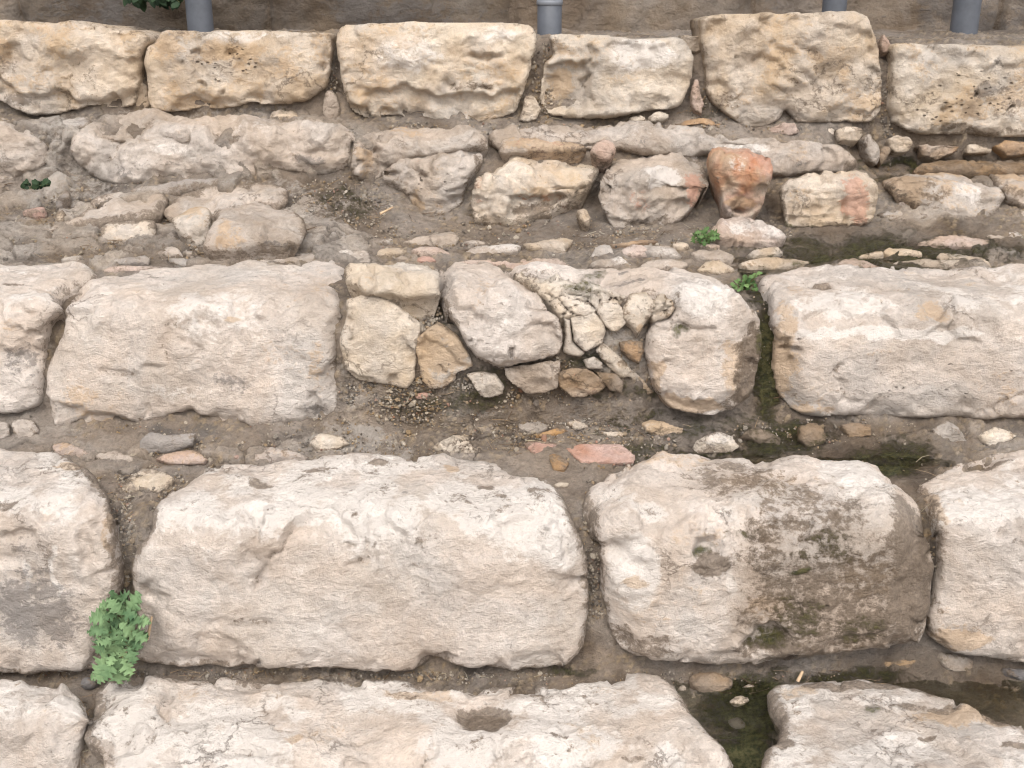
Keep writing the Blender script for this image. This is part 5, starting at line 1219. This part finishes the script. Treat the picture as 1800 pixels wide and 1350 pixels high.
# ------------------------------------------------------------------ grit: nobody could count it
def grit():
    rr = np.random.RandomState(21)
    ico_t = (1 + 5 ** .5) / 2
    IV = np.array([(-1, ico_t, 0), (1, ico_t, 0), (-1, -ico_t, 0), (1, -ico_t, 0), (0, -1, ico_t), (0, 1, ico_t), (0, -1, -ico_t), (0, 1, -ico_t), (ico_t, 0, -1), (ico_t, 0, 1), (-ico_t, 0, -1), (-ico_t, 0, 1)]) / 1.9
    IF = np.array([(0, 11, 5), (0, 5, 1), (0, 1, 7), (0, 7, 10), (0, 10, 11), (1, 5, 9), (5, 11, 4), (11, 10, 2), (10, 7, 6), (7, 1, 8), (3, 9, 4), (3, 4, 2), (3, 2, 6), (3, 6, 8), (3, 8, 9), (4, 9, 5), (2, 4, 11), (6, 2, 10), (8, 6, 7), (9, 8, 1)])
    regs = [  # px, py, rx, ry, count, size m
        (210, 940, 30, 110, 800, .0042), (250, 860, 90, 50, 500, .0042), (700, 530, 90, 60, 900, .0050), (760, 700, 150, 45, 900, .0046), (1080, 620, 110, 70, 400, .0050), (1060, 510, 120, 30, 250, .004), (660, 690, 70, 30, 300, .004), (990, 690, 150, 25, 250, .004),
        (1040, 780, 150, 45, 420, .0042), (800, 770, 200, 25, 250, .0042), (400, 800, 300, 25, 260, .0042), (600, 1188, 400, 8, 350, .0036), (1040, 1000, 22, 170, 260, .004), (1600, 790, 200, 40, 40, .003),
        (600, 360, 90, 50, 350, .0048), (250, 430, 300, 30, 420, .0046), (900, 415, 400, 25, 420, .0046), (60, 380, 120, 50, 200, .0045), (955, 150, 20, 80, 160, .005), (1245, 190, 40, 40, 250, .005), (740, 225, 500, 10, 200, .005),
        (1380, 1200, 150, 20, 50, .003), (150, 1300, 16, 60, 160, .0045), (1340, 560, 25, 130, 60, .003), (1630, 930, 26, 90, 140, .005), (850, 1262, 34, 16, 40, .0035), (150, 600, 20, 60, 80, .004), (1560, 200, 12, 100, 120, .005), (585, 130, 8, 80, 80, .005),
        (700, 415, 700, 40, 1100, .0042), (600, 770, 560, 38, 1300, .0038), (1500, 760, 260, 24, 300, .0035), (300, 380, 300, 60, 500, .0042), (1000, 1192, 300, 14, 300, .003), (400, 1186, 400, 8, 300, .003), (1040, 1080, 16, 90, 200, .0035), (900, 228, 600, 8, 400, .0045)]
    V, F, T = [], [], []; n = 0
    for cx, cy, rx, ry, cnt, sz in regs:
        for _ in range(cnt):
            a = rr.uniform(0, 2 * math.pi); q = math.sqrt(rr.rand())
            px, py = cx + rx * q * math.cos(a), cy + ry * q * math.sin(a)
            y, h = ground_hit(px, py)
            s = sz * rr.uniform(.35, 1.0) ** 1.5 * 1.15
            if rr.rand() < .025: s *= 2.2
            c = np.array((float(x_of(px, py, y)), y - .002, H - h + .002))
            M = rr.normal(size=(3, 3)); Qm, _ = np.linalg.qr(M)
            P = (IV * rr.uniform(.75, 1.25, (12, 1)) * np.array((1, rr.uniform(.6, 1), rr.uniform(.35, .8)))) @ Qm * s
            V.append(P + c); F.append(IF + n); n += 12
            k = rr.rand(); base = (.44, .37, .29) if k < .45 else (.36, .26, .16) if k < .75 else (.20, .165, .135) if k < .97 else (.38, .22, .15)
            T.append(np.tile(np.array([*base, 1.0]) * np.array([*([rr.uniform(.65, 1.1)] * 3), 1]), (12, 1)))
    V = np.concatenate(V); F = np.concatenate(F); T = np.concatenate(T); z = np.zeros((len(V), 4))
    o = mesh_np('grit', V, F, MAT_ROCK, attrs={'tint': T, 'mask_a': z, 'mask_b': z}, smooth=False)
    tag(o, 'fine tan and grey grit bedded in the soil and mortar of the joints', 'grit', kind='stuff')
grit()

def litter():
    """dead leaf bits, straw and root ends caught in the joints"""
    rr = np.random.RandomState(33); V, F, T = [], [], []
    regs = [(600, 380, 160, 60, 90), (250, 435, 260, 25, 70), (1000, 770, 250, 40, 60), (210, 930, 30, 110, 40), (1150, 415, 160, 30, 60), (500, 1187, 500, 8, 60), (1400, 1205, 180, 25, 40), (950, 200, 500, 14, 60), (700, 700, 120, 30, 40), (150, 1280, 18, 60, 20), (1630, 900, 20, 120, 30), (1350, 700, 26, 80, 5), (100, 330, 120, 70, 40)]
    for cx, cy, rx, ry, cnt in regs:
        for _ in range(cnt // 2):
            a = rr.uniform(0, 6.283); q = math.sqrt(rr.rand()); px, py = cx + rx * q * math.cos(a), cy + ry * q * math.sin(a)
            y, h = ground_hit(px, py); c = np.array((float(x_of(px, py, y)), y - .006, H - h + .007))
            d = rr.normal(size=3) * np.array((1, .5, .35)); d /= np.linalg.norm(d); L_ = rr.uniform(.006, .026)
            bend = rr.normal(size=3) * L_ * .12; n0 = len(V)
            vv = []; ff = []; tube_path(vv, ff, [c - d * L_, c + bend, c + d * L_], rr.uniform(.0006, .0013), .0005, 4)
            V.extend(vv); F.extend([tuple(i + n0 for i in f_) for f_ in ff])
            k = rr.rand(); b = (.36, .25, .15) if k < .5 else (.16, .10, .06) if k < .8 else (.45, .38, .27)
            T.extend([(*b, 1)] * len(vv))
    z = np.zeros((len(V), 4))
    o = mesh_np('litter', np.array(V), np.array(F), MAT_ROCK, attrs={'tint': np.array(T), 'mask_a': z, 'mask_b': z})
    tag(o, 'bits of straw and dead root caught in the joints of the steps', 'litter', kind='stuff')
litter()
